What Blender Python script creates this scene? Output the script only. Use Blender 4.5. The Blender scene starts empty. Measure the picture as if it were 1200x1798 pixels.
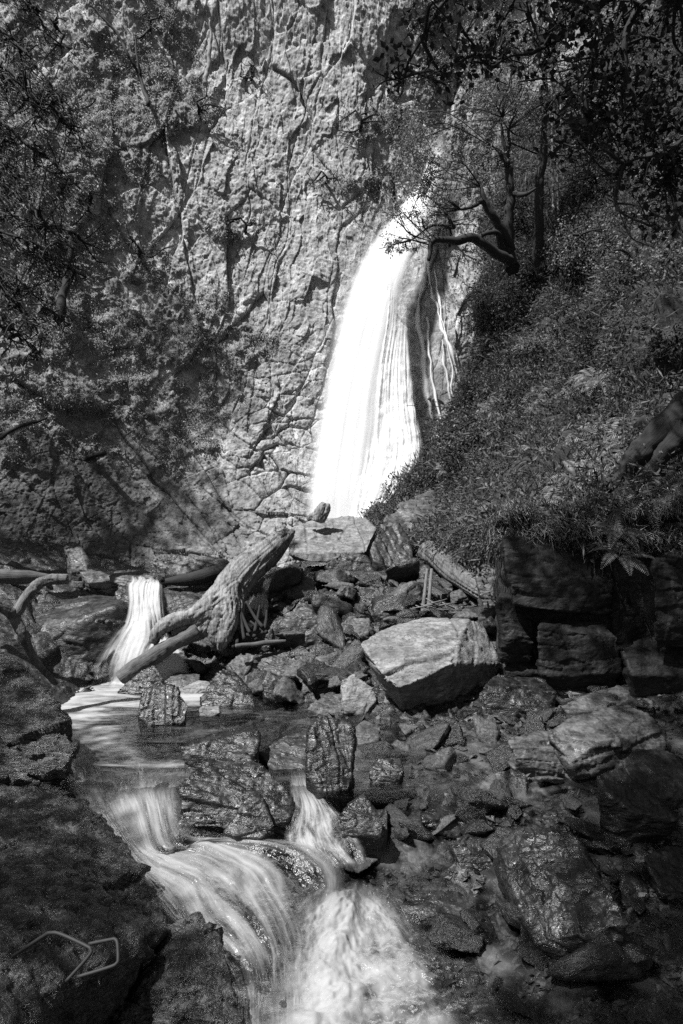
import bpy, bmesh, math
import numpy as np
from mathutils import Vector
from mathutils.bvhtree import BVHTree

SC = bpy.context.scene
COL = SC.collection
rng = np.random.default_rng(11)
F, CZ = 1200.0, 2.4            # focal length in photo pixels, eye height in metres


def P(px, py, Y):
    return np.array([(px - 600.0) / F * Y, Y, CZ - (py - 899.0) / F * Y])


def PX(p):
    p = np.asarray(p)
    return 600 + p[..., 0] / p[..., 1] * F, 899 - (p[..., 2] - CZ) / p[..., 1] * F


# ------------------------------------------------------------------ noise
def _h(ix, iy, iz, s):
    with np.errstate(over='ignore'):
        h = (ix.astype(np.uint32) * np.uint32(374761393) + iy.astype(np.uint32) * np.uint32(668265263)
             + iz.astype(np.uint32) * np.uint32(2147483647) + np.uint32((s * 974711 + 12345) & 0xffffffff))
        h = (h ^ (h >> np.uint32(13))) * np.uint32(1274126177)
        h = (h ^ (h >> np.uint32(16))) * np.uint32(2246822519)
        h = h ^ (h >> np.uint32(15))
    return h.astype(np.float64) / 4294967295.0


def vn(p, s=0):
    i = np.floor(p).astype(np.int64)
    f = p - i
    f = f * f * f * (f * (f * 6 - 15) + 10)
    x, y, z = i[..., 0], i[..., 1], i[..., 2]
    r = 0
    for a in (0, 1):
        wa = f[..., 0] if a else 1 - f[..., 0]
        for b in (0, 1):
            wb = f[..., 1] if b else 1 - f[..., 1]
            for c in (0, 1):
                wc = f[..., 2] if c else 1 - f[..., 2]
                r = r + wa * wb * wc * _h(x + a, y + b, z + c, s)
    return r * 2 - 1


def fbm(p, o=4, s=0, g=.5):
    p = np.asarray(p, float)
    r, a, t = 0, 1.0, 0
    for k in range(o):
        r = r + a * vn(p * 2.03 ** k + 17.3 * k, s + k)
        t += a
        a *= g
    return r / t


def worley(p, s=0, j=.9):
    i = np.floor(p).astype(np.int64)
    f1 = np.full(p.shape[:-1], 9.0)
    f2 = f1.copy()
    idr = np.zeros(p.shape[:-1])
    for a in (-1, 0, 1):
        for b in (-1, 0, 1):
            for c in (-1, 0, 1):
                x, y, z = i[..., 0] + a, i[..., 1] + b, i[..., 2] + c
                d = ((x + .5 + j * (_h(x, y, z, s) - .5) - p[..., 0]) ** 2 + (y + .5 + j * (_h(x, y, z, s + 1) - .5) - p[..., 1]) ** 2
                     + (z + .5 + j * (_h(x, y, z, s + 2) - .5) - p[..., 2]) ** 2)
                m = d < f1
                f2 = np.where(m, f1, np.minimum(f2, d))
                idr = np.where(m, _h(x, y, z, s + 3), idr)
                f1 = np.where(m, d, f1)
    return np.sqrt(f1), np.sqrt(f2), idr


def facet(p, s=0, tilt=1.0):
    """flat tilted facets: every cell has its own height and slope; returns height, distance to the cell border"""
    i = np.floor(p).astype(np.int64)
    f1 = np.full(p.shape[:-1], 9.0)
    f2 = f1.copy()
    h = np.zeros(p.shape[:-1])
    for a in (-1, 0, 1):
        for b in (-1, 0, 1):
            for c in (-1, 0, 1):
                x, y, z = i[..., 0] + a, i[..., 1] + b, i[..., 2] + c
                dx = p[..., 0] - (x + .5 + .9 * (_h(x, y, z, s) - .5))
                dy = p[..., 1] - (y + .5 + .9 * (_h(x, y, z, s + 1) - .5))
                dz = p[..., 2] - (z + .5 + .9 * (_h(x, y, z, s + 2) - .5))
                d = dx * dx + dy * dy + dz * dz
                m = d < f1
                f2 = np.where(m, f1, np.minimum(f2, d))
                v = (_h(x, y, z, s + 3) - .5) + tilt * (dx * (_h(x, y, z, s + 4) - .5) + dy * (_h(x, y, z, s + 5) - .5) + dz * (_h(x, y, z, s + 6) - .5)) * 2
                h = np.where(m, v, h)
                f1 = np.where(m, d, f1)
    return h, np.sqrt(f2) - np.sqrt(f1)


def sstep(a, b, x):
    t = np.clip((x - a) / (b - a), 0, 1)
    return t * t * (3 - 2 * t)


# ------------------------------------------------------------------ objects
def link(name, me, parent=None, loc=None):
    o = bpy.data.objects.new(name, me)
    COL.objects.link(o)
    if parent is not None:
        o.parent = parent
    if loc is not None:
        o.location = loc
    return o


def tag(o, label=None, cat=None, group=None, kind=None):
    if label:
        o['label'] = label
    if cat:
        o['category'] = cat
    if group:
        o['group'] = group
    if kind:
        o['kind'] = kind
    return o


def mesh_np(name, v, faces, mat, smooth=True, uv=None, attrs=None):
    """v (N,3), faces (M,k) with one k"""
    v = np.ascontiguousarray(v, dtype=np.float32)
    faces = np.ascontiguousarray(faces, dtype=np.int32)
    M, k = faces.shape
    me = bpy.data.meshes.new(name)
    me.vertices.add(len(v))
    me.vertices.foreach_set('co', v.ravel())
    me.loops.add(M * k)
    me.loops.foreach_set('vertex_index', faces.ravel())
    me.polygons.add(M)
    me.polygons.foreach_set('loop_start', np.arange(0, M * k, k, dtype=np.int32))
    me.polygons.foreach_set('loop_total', np.full(M, k, dtype=np.int32))
    me.polygons.foreach_set('use_smooth', np.full(M, smooth))
    if uv is not None:
        l = me.uv_layers.new(name='UVMap')
        l.data.foreach_set('uv', np.ascontiguousarray(uv[faces.ravel()], dtype=np.float32).ravel())
    me.update(calc_edges=True)
    for n, a in (attrs or {}).items():
        at = me.attributes.new(n, 'FLOAT', 'POINT')
        at.data.foreach_set('value', np.ascontiguousarray(a, dtype=np.float32).ravel())
    if mat:
        me.materials.append(mat)
    return me


def grid_faces(R, C):
    a = np.arange(R * C).reshape(R, C)
    return np.stack([a[:-1, :-1], a[:-1, 1:], a[1:, 1:], a[1:, :-1]], -1).reshape(-1, 4)


def cr(c, n):
    """Catmull-Rom resample control array c (K,...) to n samples (or at given parameters)"""
    c = np.asarray(c, float)
    K = len(c)
    e = np.concatenate([[2 * c[0] - c[1]], c, [2 * c[-1] - c[-2]]])
    t = np.linspace(0, K - 1, n) if np.isscalar(n) else np.asarray(n)
    i = np.minimum(t.astype(int), K - 2)
    f = (t - i).reshape((-1,) + (1,) * (c.ndim - 1))
    p0, p1, p2, p3 = e[i], e[i + 1], e[i + 2], e[i + 3]
    return .5 * ((2 * p1) + (-p0 + p2) * f + (2 * p0 - 5 * p1 + 4 * p2 - p3) * f ** 2 + (-p0 + 3 * p1 - 3 * p2 + p3) * f ** 3)


def sheet(ctrl, nr, nc):
    a = cr(ctrl, nr)
    return np.swapaxes(cr(np.swapaxes(a, 0, 1), nc), 0, 1)


def gnormals(g):
    du = np.gradient(g, axis=1)
    dv = np.gradient(g, axis=0)
    n = np.cross(du, dv)
    return n / (np.linalg.norm(n, axis=-1, keepdims=True) + 1e-9)


# ------------------------------------------------------------------ materials
def new_mat(name):
    m = bpy.data.materials.new(name)
    m.use_nodes = True
    m.node_tree.nodes.clear()
    return m, m.node_tree.nodes, m.node_tree.links


def node(ns, t, **kw):
    n = ns.new(t)
    for k, v in kw.items():
        if k.startswith('i_'):
            n.inputs[k[2:].replace('_', ' ')].default_value = v
        else:
            setattr(n, k, v)
    return n


def g(v):
    return (v, v, v, 1)


def ramp(ns, stops, interp='LINEAR'):
    r = ns.new('ShaderNodeValToRGB')
    r.color_ramp.interpolation = interp
    e = r.color_ramp.elements
    while len(e) < len(stops):
        e.new(.5)
    for el, (p, v) in zip(e, stops):
        el.position = p
        el.color = g(v)
    return r


def math_(ns, ls, op, a, b=None, c=None, clamp=False):
    n = ns.new('ShaderNodeMath')
    n.operation = op
    n.use_clamp = clamp
    for k, x in enumerate((a, b, c)):
        if x is None:
            continue
        if isinstance(x, (int, float)):
            n.inputs[k].default_value = x
        else:
            ls.new(x, n.inputs[k])
    return n.outputs[0]


def mixc(ns, ls, f, a, b, mode='MIX'):
    n = ns.new('ShaderNodeMix')
    n.data_type = 'RGBA'
    n.blend_type = mode
    for k, x in ((0, f), (6, a), (7, b)):
        if isinstance(x, (int, float)):
            n.inputs[k].default_value = x if k == 0 else g(x)
        else:
            ls.new(x, n.inputs[k])
    return n.outputs[2]


def noise(ns, ls, vec, scale, detail=8, rough=.6, dist=0):
    n = ns.new('ShaderNodeTexNoise')
    n.inputs['Scale'].default_value = scale
    n.inputs['Detail'].default_value = detail
    n.inputs['Roughness'].default_value = rough
    n.inputs['Distortion'].default_value = dist
    ls.new(vec, n.inputs['Vector'])
    return n.outputs['Fac']


def coords(ns, ls, scale=(1, 1, 1), rot=(0, 0, 0), kind='Object', perobj=True):
    tc = ns.new('ShaderNodeTexCoord')
    v = tc.outputs[kind]
    if perobj:
        oi = ns.new('ShaderNodeObjectInfo')
        mu = ns.new('ShaderNodeVectorMath')
        mu.operation = 'MULTIPLY_ADD'
        ls.new(oi.outputs['Random'], mu.inputs[0])
        mu.inputs[1].default_value = (31, 17, 53)
        ls.new(v, mu.inputs[2])
        v = mu.outputs[0]
    mp = ns.new('ShaderNodeMapping')
    mp.inputs['Scale'].default_value = scale
    mp.inputs['Rotation'].default_value = rot
    ls.new(v, mp.inputs['Vector'])
    return mp.outputs[0], v


def rock_mat(name, lo, hi, sc=2.0, r0=.4, r1=.85, bump=.5, spec=.5, lich_glint=.0, rot=(.5, .3, 0), lam=5.0, moss=False, mosscol=(.03, .09), bd=.03, coat=0.0, crk=.85):
    m, ns, ls = new_mat(name)
    lamv, v = coords(ns, ls, (1, 1, lam), rot)
    n1 = noise(ns, ls, v, sc * 2.2, 5, .68, .3)
    n2 = noise(ns, ls, lamv, sc * 3, 5, .7, .6)
    n3 = noise(ns, ls, v, sc * 16, 3, .6)
    s = math_(ns, ls, 'ADD', math_(ns, ls, 'MULTIPLY', n1, .45), math_(ns, ls, 'MULTIPLY', n2, .35))
    s = math_(ns, ls, 'ADD', s, math_(ns, ls, 'MULTIPLY', n3, .2))
    cr_ = ramp(ns, [(.40, lo), (.5, (lo + hi) * .42), (.60, hi)])
    ls.new(s, cr_.inputs[0])
    col = cr_.outputs[0]
    cn_ = noise(ns, ls, lamv, sc * .9, 4, .6, 1.2)
    ck = ramp(ns, [(0, .25), (.012, 1)])
    ls.new(math_(ns, ls, 'ABSOLUTE', math_(ns, ls, 'SUBTRACT', cn_, .5)), ck.inputs[0])
    col = mixc(ns, ls, crk, col, ck.outputs[0], 'MULTIPLY')
    if lich_glint:  # pale flecks: lichen, and on wet stone glints painted into the colour
        ln = noise(ns, ls, v, sc * 9, 5, .6, .5)
        lr = ramp(ns, [(.62, 0), (.68, 1)])
        ls.new(ln, lr.inputs[0])
        col = mixc(ns, ls, math_(ns, ls, 'MULTIPLY', lr.outputs[0], lich_glint), col, min(.5, hi * 2.0))
    rr = ns.new('ShaderNodeMapRange')
    rr.inputs['From Min'].default_value = .35
    rr.inputs['From Max'].default_value = .65
    rr.inputs['To Min'].default_value = r0
    rr.inputs['To Max'].default_value = r1
    ls.new(n2, rr.inputs['Value'])
    rough = rr.outputs[0]
    hgt = math_(ns, ls, 'ADD', math_(ns, ls, 'MULTIPLY', n2, .6), math_(ns, ls, 'MULTIPLY', n3, .07))
    hgt = math_(ns, ls, 'ADD', hgt, math_(ns, ls, 'MULTIPLY', n1, .8))
    hgt = math_(ns, ls, 'ADD', hgt, math_(ns, ls, 'MULTIPLY', ck.outputs[0], .15 if crk > .3 else 0.0))
    if moss:
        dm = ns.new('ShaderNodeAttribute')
        dm.attribute_name = 'dark_rock'
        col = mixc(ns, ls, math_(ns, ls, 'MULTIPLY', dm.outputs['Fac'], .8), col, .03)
        at = ns.new('ShaderNodeAttribute')
        at.attribute_name = 'veg'
        mn = math_(ns, ls, 'ADD', math_(ns, ls, 'MULTIPLY', noise(ns, ls, v, 14, 6, .75), .6), math_(ns, ls, 'MULTIPLY', noise(ns, ls, v, 3.5, 6, .7), .4))
        mr = ramp(ns, [(.35, mosscol[0]), (.65, mosscol[1])])
        ls.new(mn, mr.inputs[0])
        mf = math_(ns, ls, 'ADD', at.outputs['Fac'], math_(ns, ls, 'MULTIPLY', math_(ns, ls, 'SUBTRACT', mn, .5), 1.2))
        mfr = ramp(ns, [(.42, 0), (.56, 1)])
        ls.new(mf, mfr.inputs[0])
        col = mixc(ns, ls, mfr.outputs[0], col, mr.outputs[0])
        rough = mixc(ns, ls, mfr.outputs[0], rough, .95)
        hgt = math_(ns, ls, 'ADD', hgt, math_(ns, ls, 'MULTIPLY', mn, .5))
    b = ns.new('ShaderNodeBump')
    b.inputs['Strength'].default_value = bump
    b.inputs['Distance'].default_value = bd
    ls.new(hgt, b.inputs['Height'])
    p = ns.new('ShaderNodeBsdfPrincipled')
    ls.new(col, p.inputs['Base Color'])
    ls.new(rough, p.inputs['Roughness'])
    p.inputs['Specular IOR Level'].default_value = spec
    p.inputs['Coat Weight'].default_value = coat
    p.inputs['Coat Roughness'].default_value = .12
    ls.new(b.outputs[0], p.inputs['Normal'])
    if coat:
        ls.new(b.outputs[0], p.inputs['Coat Normal'])
    o = ns.new('ShaderNodeOutputMaterial')
    ls.new(p.outputs[0], o.inputs[0])
    return m


def leaf_mat(name, lo, hi, trans=.35, rough=.6, spec=.2):
    m, ns, ls = new_mat(name)
    ge = ns.new('ShaderNodeNewGeometry')
    tc = ns.new('ShaderNodeTexCoord')
    n = noise(ns, ls, tc.outputs['Object'], 1.3, 4, .6)
    f = math_(ns, ls, 'ADD', math_(ns, ls, 'MULTIPLY', ge.outputs['Random Per Island'], .55), math_(ns, ls, 'MULTIPLY', n, .45))
    r = ramp(ns, [(.2, lo), (.8, hi)])
    ls.new(f, r.inputs[0])
    p = ns.new('ShaderNodeBsdfPrincipled')
    ls.new(r.outputs[0], p.inputs['Base Color'])
    p.inputs['Roughness'].default_value = rough
    p.inputs['Specular IOR Level'].default_value = spec
    t = ns.new('ShaderNodeBsdfTranslucent')
    ls.new(r.outputs[0], t.inputs[0])
    mx = ns.new('ShaderNodeMixShader')
    mx.inputs[0].default_value = trans
    ls.new(p.outputs[0], mx.inputs[1])
    ls.new(t.outputs[0], mx.inputs[2])
    o = ns.new('ShaderNodeOutputMaterial')
    ls.new(mx.outputs[0], o.inputs[0])
    return m


def bark_mat(name, lo, hi, sc=6, bump=.6, rough=.85):
    m, ns, ls = new_mat(name)
    tc = ns.new('ShaderNodeTexCoord')
    mp = ns.new('ShaderNodeMapping')
    mp.inputs['Scale'].default_value = (14, 1.2, 1)
    ls.new(tc.outputs['UV'], mp.inputs['Vector'])
    n1 = noise(ns, ls, mp.outputs[0], sc * .5, 8, .7, .8)
    n2 = noise(ns, ls, tc.outputs['Object'], sc, 8, .7)
    s = math_(ns, ls, 'ADD', math_(ns, ls, 'MULTIPLY', n1, .6), math_(ns, ls, 'MULTIPLY', n2, .4))
    r = ramp(ns, [(.36, lo), (.62, hi)])
    ls.new(s, r.inputs[0])
    b = ns.new('ShaderNodeBump')
    b.inputs['Strength'].default_value = bump
    b.inputs['Distance'].default_value = .03
    ls.new(s, b.inputs['Height'])
    p = ns.new('ShaderNodeBsdfPrincipled')
    ls.new(r.outputs[0], p.inputs['Base Color'])
    p.inputs['Roughness'].default_value = rough
    ls.new(b.outputs[0], p.inputs['Normal'])
    o = ns.new('ShaderNodeOutputMaterial')
    ls.new(p.outputs[0], o.inputs[0])
    return m


def water_mat(name, su=40.0, sv=1.5, base='clear', streak=.9, col=.9, edge=.5, ripple=12, trans=.45, soft=.28, dist=.25, lowf=0.0, wb=.6, warp=0.0):
    """foam (white, scattering) over clear dark water or over nothing; 'dens' attribute drives it, streaks follow the flow (UV)"""
    m, ns, ls = new_mat(name)
    tc = ns.new('ShaderNodeTexCoord')
    mp = ns.new('ShaderNodeMapping')
    mp.inputs['Scale'].default_value = (su, sv, 1)
    uvs = tc.outputs['UV']
    if warp:
        wn_ = ns.new('ShaderNodeTexNoise')
        wn_.inputs['Scale'].default_value = 5
        wn_.inputs['Detail'].default_value = 3
        ls.new(uvs, wn_.inputs['Vector'])
        va = ns.new('ShaderNodeVectorMath')
        va.operation = 'MULTIPLY_ADD'
        ls.new(wn_.outputs['Color'], va.inputs[0])
        va.inputs[1].default_value = (warp, warp, 0)
        ls.new(uvs, va.inputs[2])
        uvs = va.outputs[0]
    ls.new(uvs, mp.inputs['Vector'])
    n1 = noise(ns, ls, mp.outputs[0], 1, 7, .62, dist)
    mp2 = ns.new('ShaderNodeMapping')
    mp2.inputs['Scale'].default_value = (su * 3, sv * 2.2, 1)
    ls.new(uvs, mp2.inputs['Vector'])
    n2 = noise(ns, ls, mp2.outputs[0], 1, 4, .6, .2)
    n = math_(ns, ls, 'ADD', math_(ns, ls, 'MULTIPLY', n1, .7), math_(ns, ls, 'MULTIPLY', n2, .3))
    at = ns.new('ShaderNodeAttribute')
    at.attribute_name = 'dens'
    f = math_(ns, ls, 'ADD', at.outputs['Fac'], math_(ns, ls, 'MULTIPLY', math_(ns, ls, 'SUBTRACT', n, .5), streak * 2))
    mp3 = ns.new('ShaderNodeMapping')
    mp3.inputs['Scale'].default_value = (5, 4, 1)
    ls.new(tc.outputs['UV'], mp3.inputs['Vector'])
    n0 = noise(ns, ls, mp3.outputs[0], 1, 4, .6, .5)
    f = math_(ns, ls, 'ADD', f, math_(ns, ls, 'MULTIPLY', math_(ns, ls, 'SUBTRACT', n0, .5), lowf))
    mr = ns.new('ShaderNodeMapRange')
    mr.interpolation_type = 'SMOOTHSTEP'
    mr.inputs['From Min'].default_value = .5 - soft
    mr.inputs['From Max'].default_value = .5 + soft
    ls.new(f, mr.inputs['Value'])
    f = math_(ns, ls, 'MULTIPLY', mr.outputs[0], math_(ns, ls, 'MINIMUM', math_(ns, ls, 'MULTIPLY', at.outputs['Fac'], 4.0), 1.0))
    bp = ns.new('ShaderNodeBump')
    bp.inputs['Strength'].default_value = wb
    bp.inputs['Distance'].default_value = .05
    ls.new(n, bp.inputs['Height'])
    d = ns.new('ShaderNodeBsdfDiffuse')
    d.inputs[0].default_value = g(col)
    ls.new(bp.outputs[0], d.inputs['Normal'])
    t = ns.new('ShaderNodeBsdfTranslucent')
    t.inputs[0].default_value = g(col)
    foam = ns.new('ShaderNodeMixShader')
    foam.inputs[0].default_value = trans
    ls.new(d.outputs[0], foam.inputs[1])
    ls.new(t.outputs[0], foam.inputs[2])
    tr = ns.new('ShaderNodeBsdfTransparent')
    if base == 'clear':
        tr.inputs[0].default_value = g(.62)
        gl = ns.new('ShaderNodeBsdfGlossy')
        gl.inputs['Roughness'].default_value = .12
        gl.inputs[0].default_value = g(.95)
        rn = noise(ns, ls, tc.outputs['Object'], ripple, 5, .55, .4)
        rh = math_(ns, ls, 'ADD', rn, math_(ns, ls, 'MULTIPLY', n, .8))
        b2 = ns.new('ShaderNodeBump')
        b2.inputs['Strength'].default_value = .55
        b2.inputs['Distance'].default_value = .03
        ls.new(rh, b2.inputs['Height'])
        ls.new(b2.outputs[0], gl.inputs['Normal'])
        fr = ns.new('ShaderNodeFresnel')
        fr.inputs['IOR'].default_value = 1.45
        ls.new(b2.outputs[0], fr.inputs['Normal'])
        bx = ns.new('ShaderNodeMixShader')
        ls.new(fr.outputs[0], bx.inputs[0])
        ls.new(tr.outputs[0], bx.inputs[1])
        ls.new(gl.outputs[0], bx.inputs[2])
        bs = bx.outputs[0]
    else:
        bs = tr.outputs[0]
    mx = ns.new('ShaderNodeMixShader')
    ls.new(f, mx.inputs[0])
    ls.new(bs, mx.inputs[1])
    ls.new(foam.outputs[0], mx.inputs[2])
    th = ns.new('ShaderNodeAttribute')
    th.attribute_name = 'thin'
    t2 = ns.new('ShaderNodeBsdfTransparent')
    m2 = ns.new('ShaderNodeMixShader')
    ls.new(th.outputs['Fac'], m2.inputs[0])
    ls.new(mx.outputs[0], m2.inputs[1])
    ls.new(t2.outputs[0], m2.inputs[2])
    mx = m2
    o = ns.new('ShaderNodeOutputMaterial')
    ls.new(mx.outputs[0], o.inputs[0])
    return m


def plain_mat(name, c, rough=.5, metal=0, bumpn=0):
    m, ns, ls = new_mat(name)
    tc = ns.new('ShaderNodeTexCoord')
    n = noise(ns, ls, tc.outputs['Object'], 60, 6, .7)
    r = ramp(ns, [(.3, c * .5), (.7, c * 1.3)])
    ls.new(n, r.inputs[0])
    p = ns.new('ShaderNodeBsdfPrincipled')
    ls.new(r.outputs[0], p.inputs['Base Color'])
    p.inputs['Roughness'].default_value = rough
    p.inputs['Metallic'].default_value = metal
    o = ns.new('ShaderNodeOutputMaterial')
    ls.new(p.outputs[0], o.inputs[0])
    return m


M = dict(
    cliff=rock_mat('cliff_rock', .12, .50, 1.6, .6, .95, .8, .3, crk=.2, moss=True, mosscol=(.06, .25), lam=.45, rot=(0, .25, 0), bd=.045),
    bank=rock_mat('bank_soil', .015, .05, 2, .7, 1, .8, .2, moss=True, mosscol=(.015, .05)),
    bed=rock_mat('bed_wet_shale', .003, .045, 3.5, .22, .6, .9, .55, lich_glint=.6, lam=3, bd=.03, coat=0),
    pale=rock_mat('pale_slate', .08, .27, 2.4, .6, .95, .6, .3, rot=(.2, .55, .4), lam=6, bd=.05),
    mid=rock_mat('grey_slate', .012, .11, 2.2, .35, .75, .6, .5, lich_glint=.25, lam=5, bd=.03),
    dark=rock_mat('dark_slate', .005, .035, 2.5, .3, .65, .6, .5, lich_glint=.15, lam=4, bd=.03),
    wet=rock_mat('wet_slate', .002, .02, 2.6, .2, .55, .7, .55, lich_glint=.25, lam=4, coat=0, bd=.03),
    ledge=rock_mat('ledge_rock', .003, .022, 2, .5, .85, .7, .3, lich_glint=.1, lam=3, bd=.04),
    gloss=rock_mat('foreground_wet_rock', .002, .08, 4.5, .16, .5, 1.0, .6, lich_glint=.5, lam=5, bd=.04, coat=0),  # light tone and flecks paint wet glints into the colour
    wood=bark_mat('weathered_wood', .03, .18),
    woodd=bark_mat('dark_log_bark', .004, .018),
    woodm=bark_mat('grey_log_bark', .012, .12),
    bark=bark_mat('tree_bark', .004, .014),
    birch=bark_mat('pale_bark', .08, .3),
    leaf=leaf_mat('leaf', .04, .30),
    leafd=leaf_mat('dark_shaded_leaf', .006, .03, .2),  # shade of the overhanging crown is put into this leaf colour
    needle=leaf_mat('conifer_spray', .012, .11, .2),
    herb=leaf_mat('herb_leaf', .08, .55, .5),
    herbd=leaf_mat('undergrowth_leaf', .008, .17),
    fern=leaf_mat('fern_frond', .06, .30),
    grass=leaf_mat('grass_blade', .08, .40),
    iron=plain_mat('rusty_iron', .012, .7, 0),
    fall=water_mat('falling_water', 7, .9, 'none', .25, .93, soft=.5, dist=.8, wb=.08),
    fall2=water_mat('small_falling_water', 9, 1.8, 'none', .95, .62, soft=.45, dist=1.0, wb=.3, lowf=.6),
    veil=water_mat('thin_falling_water', 6, 3.6, 'none', .85, .93, soft=.4, dist=2.6, lowf=.8),
    stream=water_mat('stream_water', 8, 2.0, 'clear', .95, .52, soft=.5, dist=1.0, lowf=2.0, wb=.2, warp=.12),
    boil=water_mat('foaming_water', 5, 5, 'clear', .8, .52, soft=.55, dist=1.5, lowf=1.7, wb=.15),
    pool=water_mat('pool_water', 12, 14, 'clear', 1.1, .6, soft=.45, dist=.8, lowf=1.0, ripple=7),
)

# ------------------------------------------------------------------ stream bed
BX = [-14, -6, -4, -3, -2, -1, 0, 1, 2, 3, 4, 6, 14]
BY = [-6, 2.5, 4, 5, 5.7, 7, 9, 10.3, 12, 14, 20]
BZ = np.array([
    [4, 1.2, .5, .1, -.6, -.9, -.9, -.8, -.6, -.3, .3, 1.2, 3.5],
    [4, 1.2, .5, .1, -.6, -.9, -.9, -.8, -.6, -.3, .3, 1.2, 3.5],
    [4, 1.2, .5, 0, -.6, -.9, -.8, -.55, -.42, -.2, .2, 1.2, 3.5],
    [4, 1.2, .6, .1, -.35, -.5, -.45, -.35, -.25, -.1, .3, 1.2, 3.5],
    [4, 1.2, .6, .2, -.25, -.25, -.18, -.1, 0, .08, .4, 1.2, 3.5],
    [4, 1.3, .5, -.1, -.3, -.25, .0, .13, .18, .27, .5, 1.3, 3.5],
    [4, 1.6, .6, -.1, -.2, .12, .42, .48, .45, .5, .8, 1.6, 3.5],
    [4, 1.7, 1.05, .95, .95, .95, .95, .95, .9, 1.0, 1.2, 2, 4],
    [4, 1.7, 1.2, 1.15, 1.15, 1.2, 1.35, 1.4, 1.45, 1.5, 1.8, 2.5, 4],
    [4, 1.8, 1.25, 1.2, 1.2, 1.3, 1.5, 1.6, 1.8, 2, 2.3, 3, 4],
    [4, 1.8, 1.25, 1.2, 1.2, 1.3, 1.5, 1.6, 1.8, 2, 2.3, 3, 4]])


def bed(x, y):
    x = np.asarray(x, float)
    y = np.asarray(y, float)
    j = np.clip(np.searchsorted(BX, x) - 1, 0, len(BX) - 2)
    i = np.clip(np.searchsorted(BY, y) - 1, 0, len(BY) - 2)
    bx, by = np.array(BX, float), np.array(BY, float)
    u = np.clip((x - bx[j]) / (bx[j + 1] - bx[j]), 0, 1)
    v = np.clip((y - by[i]) / (by[i + 1] - by[i]), 0, 1)
    return (BZ[i, j] * (1 - u) + BZ[i, j + 1] * u) * (1 - v) + (BZ[i + 1, j] * (1 - u) + BZ[i + 1, j + 1] * u) * v


def surf(x, y):
    """bed or the water standing over it"""
    pool = np.where((y > 5.5) & (y < 9.6) & (x < .6), .1, -9)
    casc = np.where((x < .3) & (x > -2.2), np.interp(y, [3.6, 4.3, 4.9, 5.5, 5.6], [-.45, -.35, -.12, .07, -9], -9, -9), -9)
    return np.maximum(bed(x, y), np.maximum(pool, casc))


def hit(px, py, y0=2.2, y1=16.0):
    Y = np.linspace(y0, y1, 3000)
    p = P(px, py, 1.0)
    x, z = p[0] * Y, CZ + (p[2] - CZ) * Y
    k = np.nonzero(z <= surf(x, Y))[0]
    k = k[0] if len(k) else -1
    return Y[k]


def bed_rough(x, y):
    p = np.stack([x, y, np.zeros_like(x)], -1)
    wp = p + .25 * np.stack([fbm(p * 1.3, 3, 13), fbm(p * 1.3 + 9, 3, 14), np.zeros_like(x)], -1)
    h1, e1 = facet(wp * 1.5, 5, 1.1)
    h2, e2 = facet(wp * 4.5 + 3, 9, 1.2)
    h3, e3 = facet(wp * 13 + 3, 17, 1.2)
    return (fbm(p * .9, 3, 3) * .05 + h1 * .10 * sstep(0, .06, e1) + h2 * .035 * sstep(0, .1, e2) + h3 * .012
            + fbm(p * 16, 4, 8) * .007 - .03)


nY, nX = 800, 760
ys = np.concatenate([np.linspace(-5, 2.4, 30)[:-1], 2.4 * (16 / 2.4) ** np.linspace(0, 1, nY)])
t = np.linspace(-1, 1, nX)
xs_u = np.sign(t) * np.abs(t) ** 1.0
gy, gx = np.meshgrid(ys, xs_u, indexing='ij')
gx = gx * np.maximum(gy * .62 + 1.0, 2.5)
outer = np.abs(np.meshgrid(ys, t, indexing='ij')[1]) > .985
gx = np.where(outer, np.sign(gx) * 13, gx)
gz = bed(gx, gy) + bed_rough(gx, gy)
bed_me = mesh_np('stream_bed', np.stack([gx, gy, gz], -1).reshape(-1, 3), grid_faces(*gx.shape), M['bed'])
tag(link('stream_bed', bed_me), 'bed of broken wet shale under the stream', kind='structure')

# ------------------------------------------------------------------ cliff
cpx = [-500, -200, 0, 150, 300, 430, 540, 640, 720, 790, 880, 1000, 1250, 1600]
rows = [
    (-700, [21, 20, 19.5, 20, 20, 20, 20.3, 21, 21.5, 22, 22.5, 23, 23, 23]),
    (-250, [18, 18, 18, 18.8, 19.3, 19.6, 19.6, 19.9, 20.5, 21.2, 21.8, 22.3, 22.3, 22]),
    (60, [15.5, 16, 16.6, 17.6, 18.5, 19, 19, 19.2, 20, 20.8, 21.4, 21.8, 21.8, 21.5]),
    (250, [14, 14.7, 15.5, 16.7, 17.8, 18.3, 18.5, 18.8, 19.6, 20.4, 20.8, 21, 21, 21]),
    (400, [13, 13.8, 14.8, 16, 17.2, 17.8, 18, 18.3, 18.9, 19, 19.6, 20.4, 20.5, 20.5]),
    (560, [12.3, 13, 14.2, 15.5, 16.7, 17.2, 17.5, 17.8, 17.9, 17.3, 18, 19.6, 20, 20]),
    (700, [12, 12.5, 13.7, 15.1, 16.2, 16.7, 17, 17.3, 17.2, 16.9, 17.4, 19, 20, 20]),
    (820, [11.6, 12, 13.3, 14.8, 15.8, 16, 16.3, 16.8, 16.9, 16.8, 17.2, 18.5, 19, 19]),
    (920, [11.3, 11.8, 12.9, 14.4, 15.3, 15.3, 15.6, 16.5, 16.7, 16.7, 17, 18, 19, 19]),
    (990, [11, 11.5, 12.5, 14.0, 14.6, 14.6, 15.0, 16.4, 16.6, 16.6, 17, 18, 19, 19]),
    (1070, [10.8, 11.3, 12.3, 13.8, 14.4, 14.4, 14.8, 16.3, 16.5, 16.6, 17, 18, 19, 19])]
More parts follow.
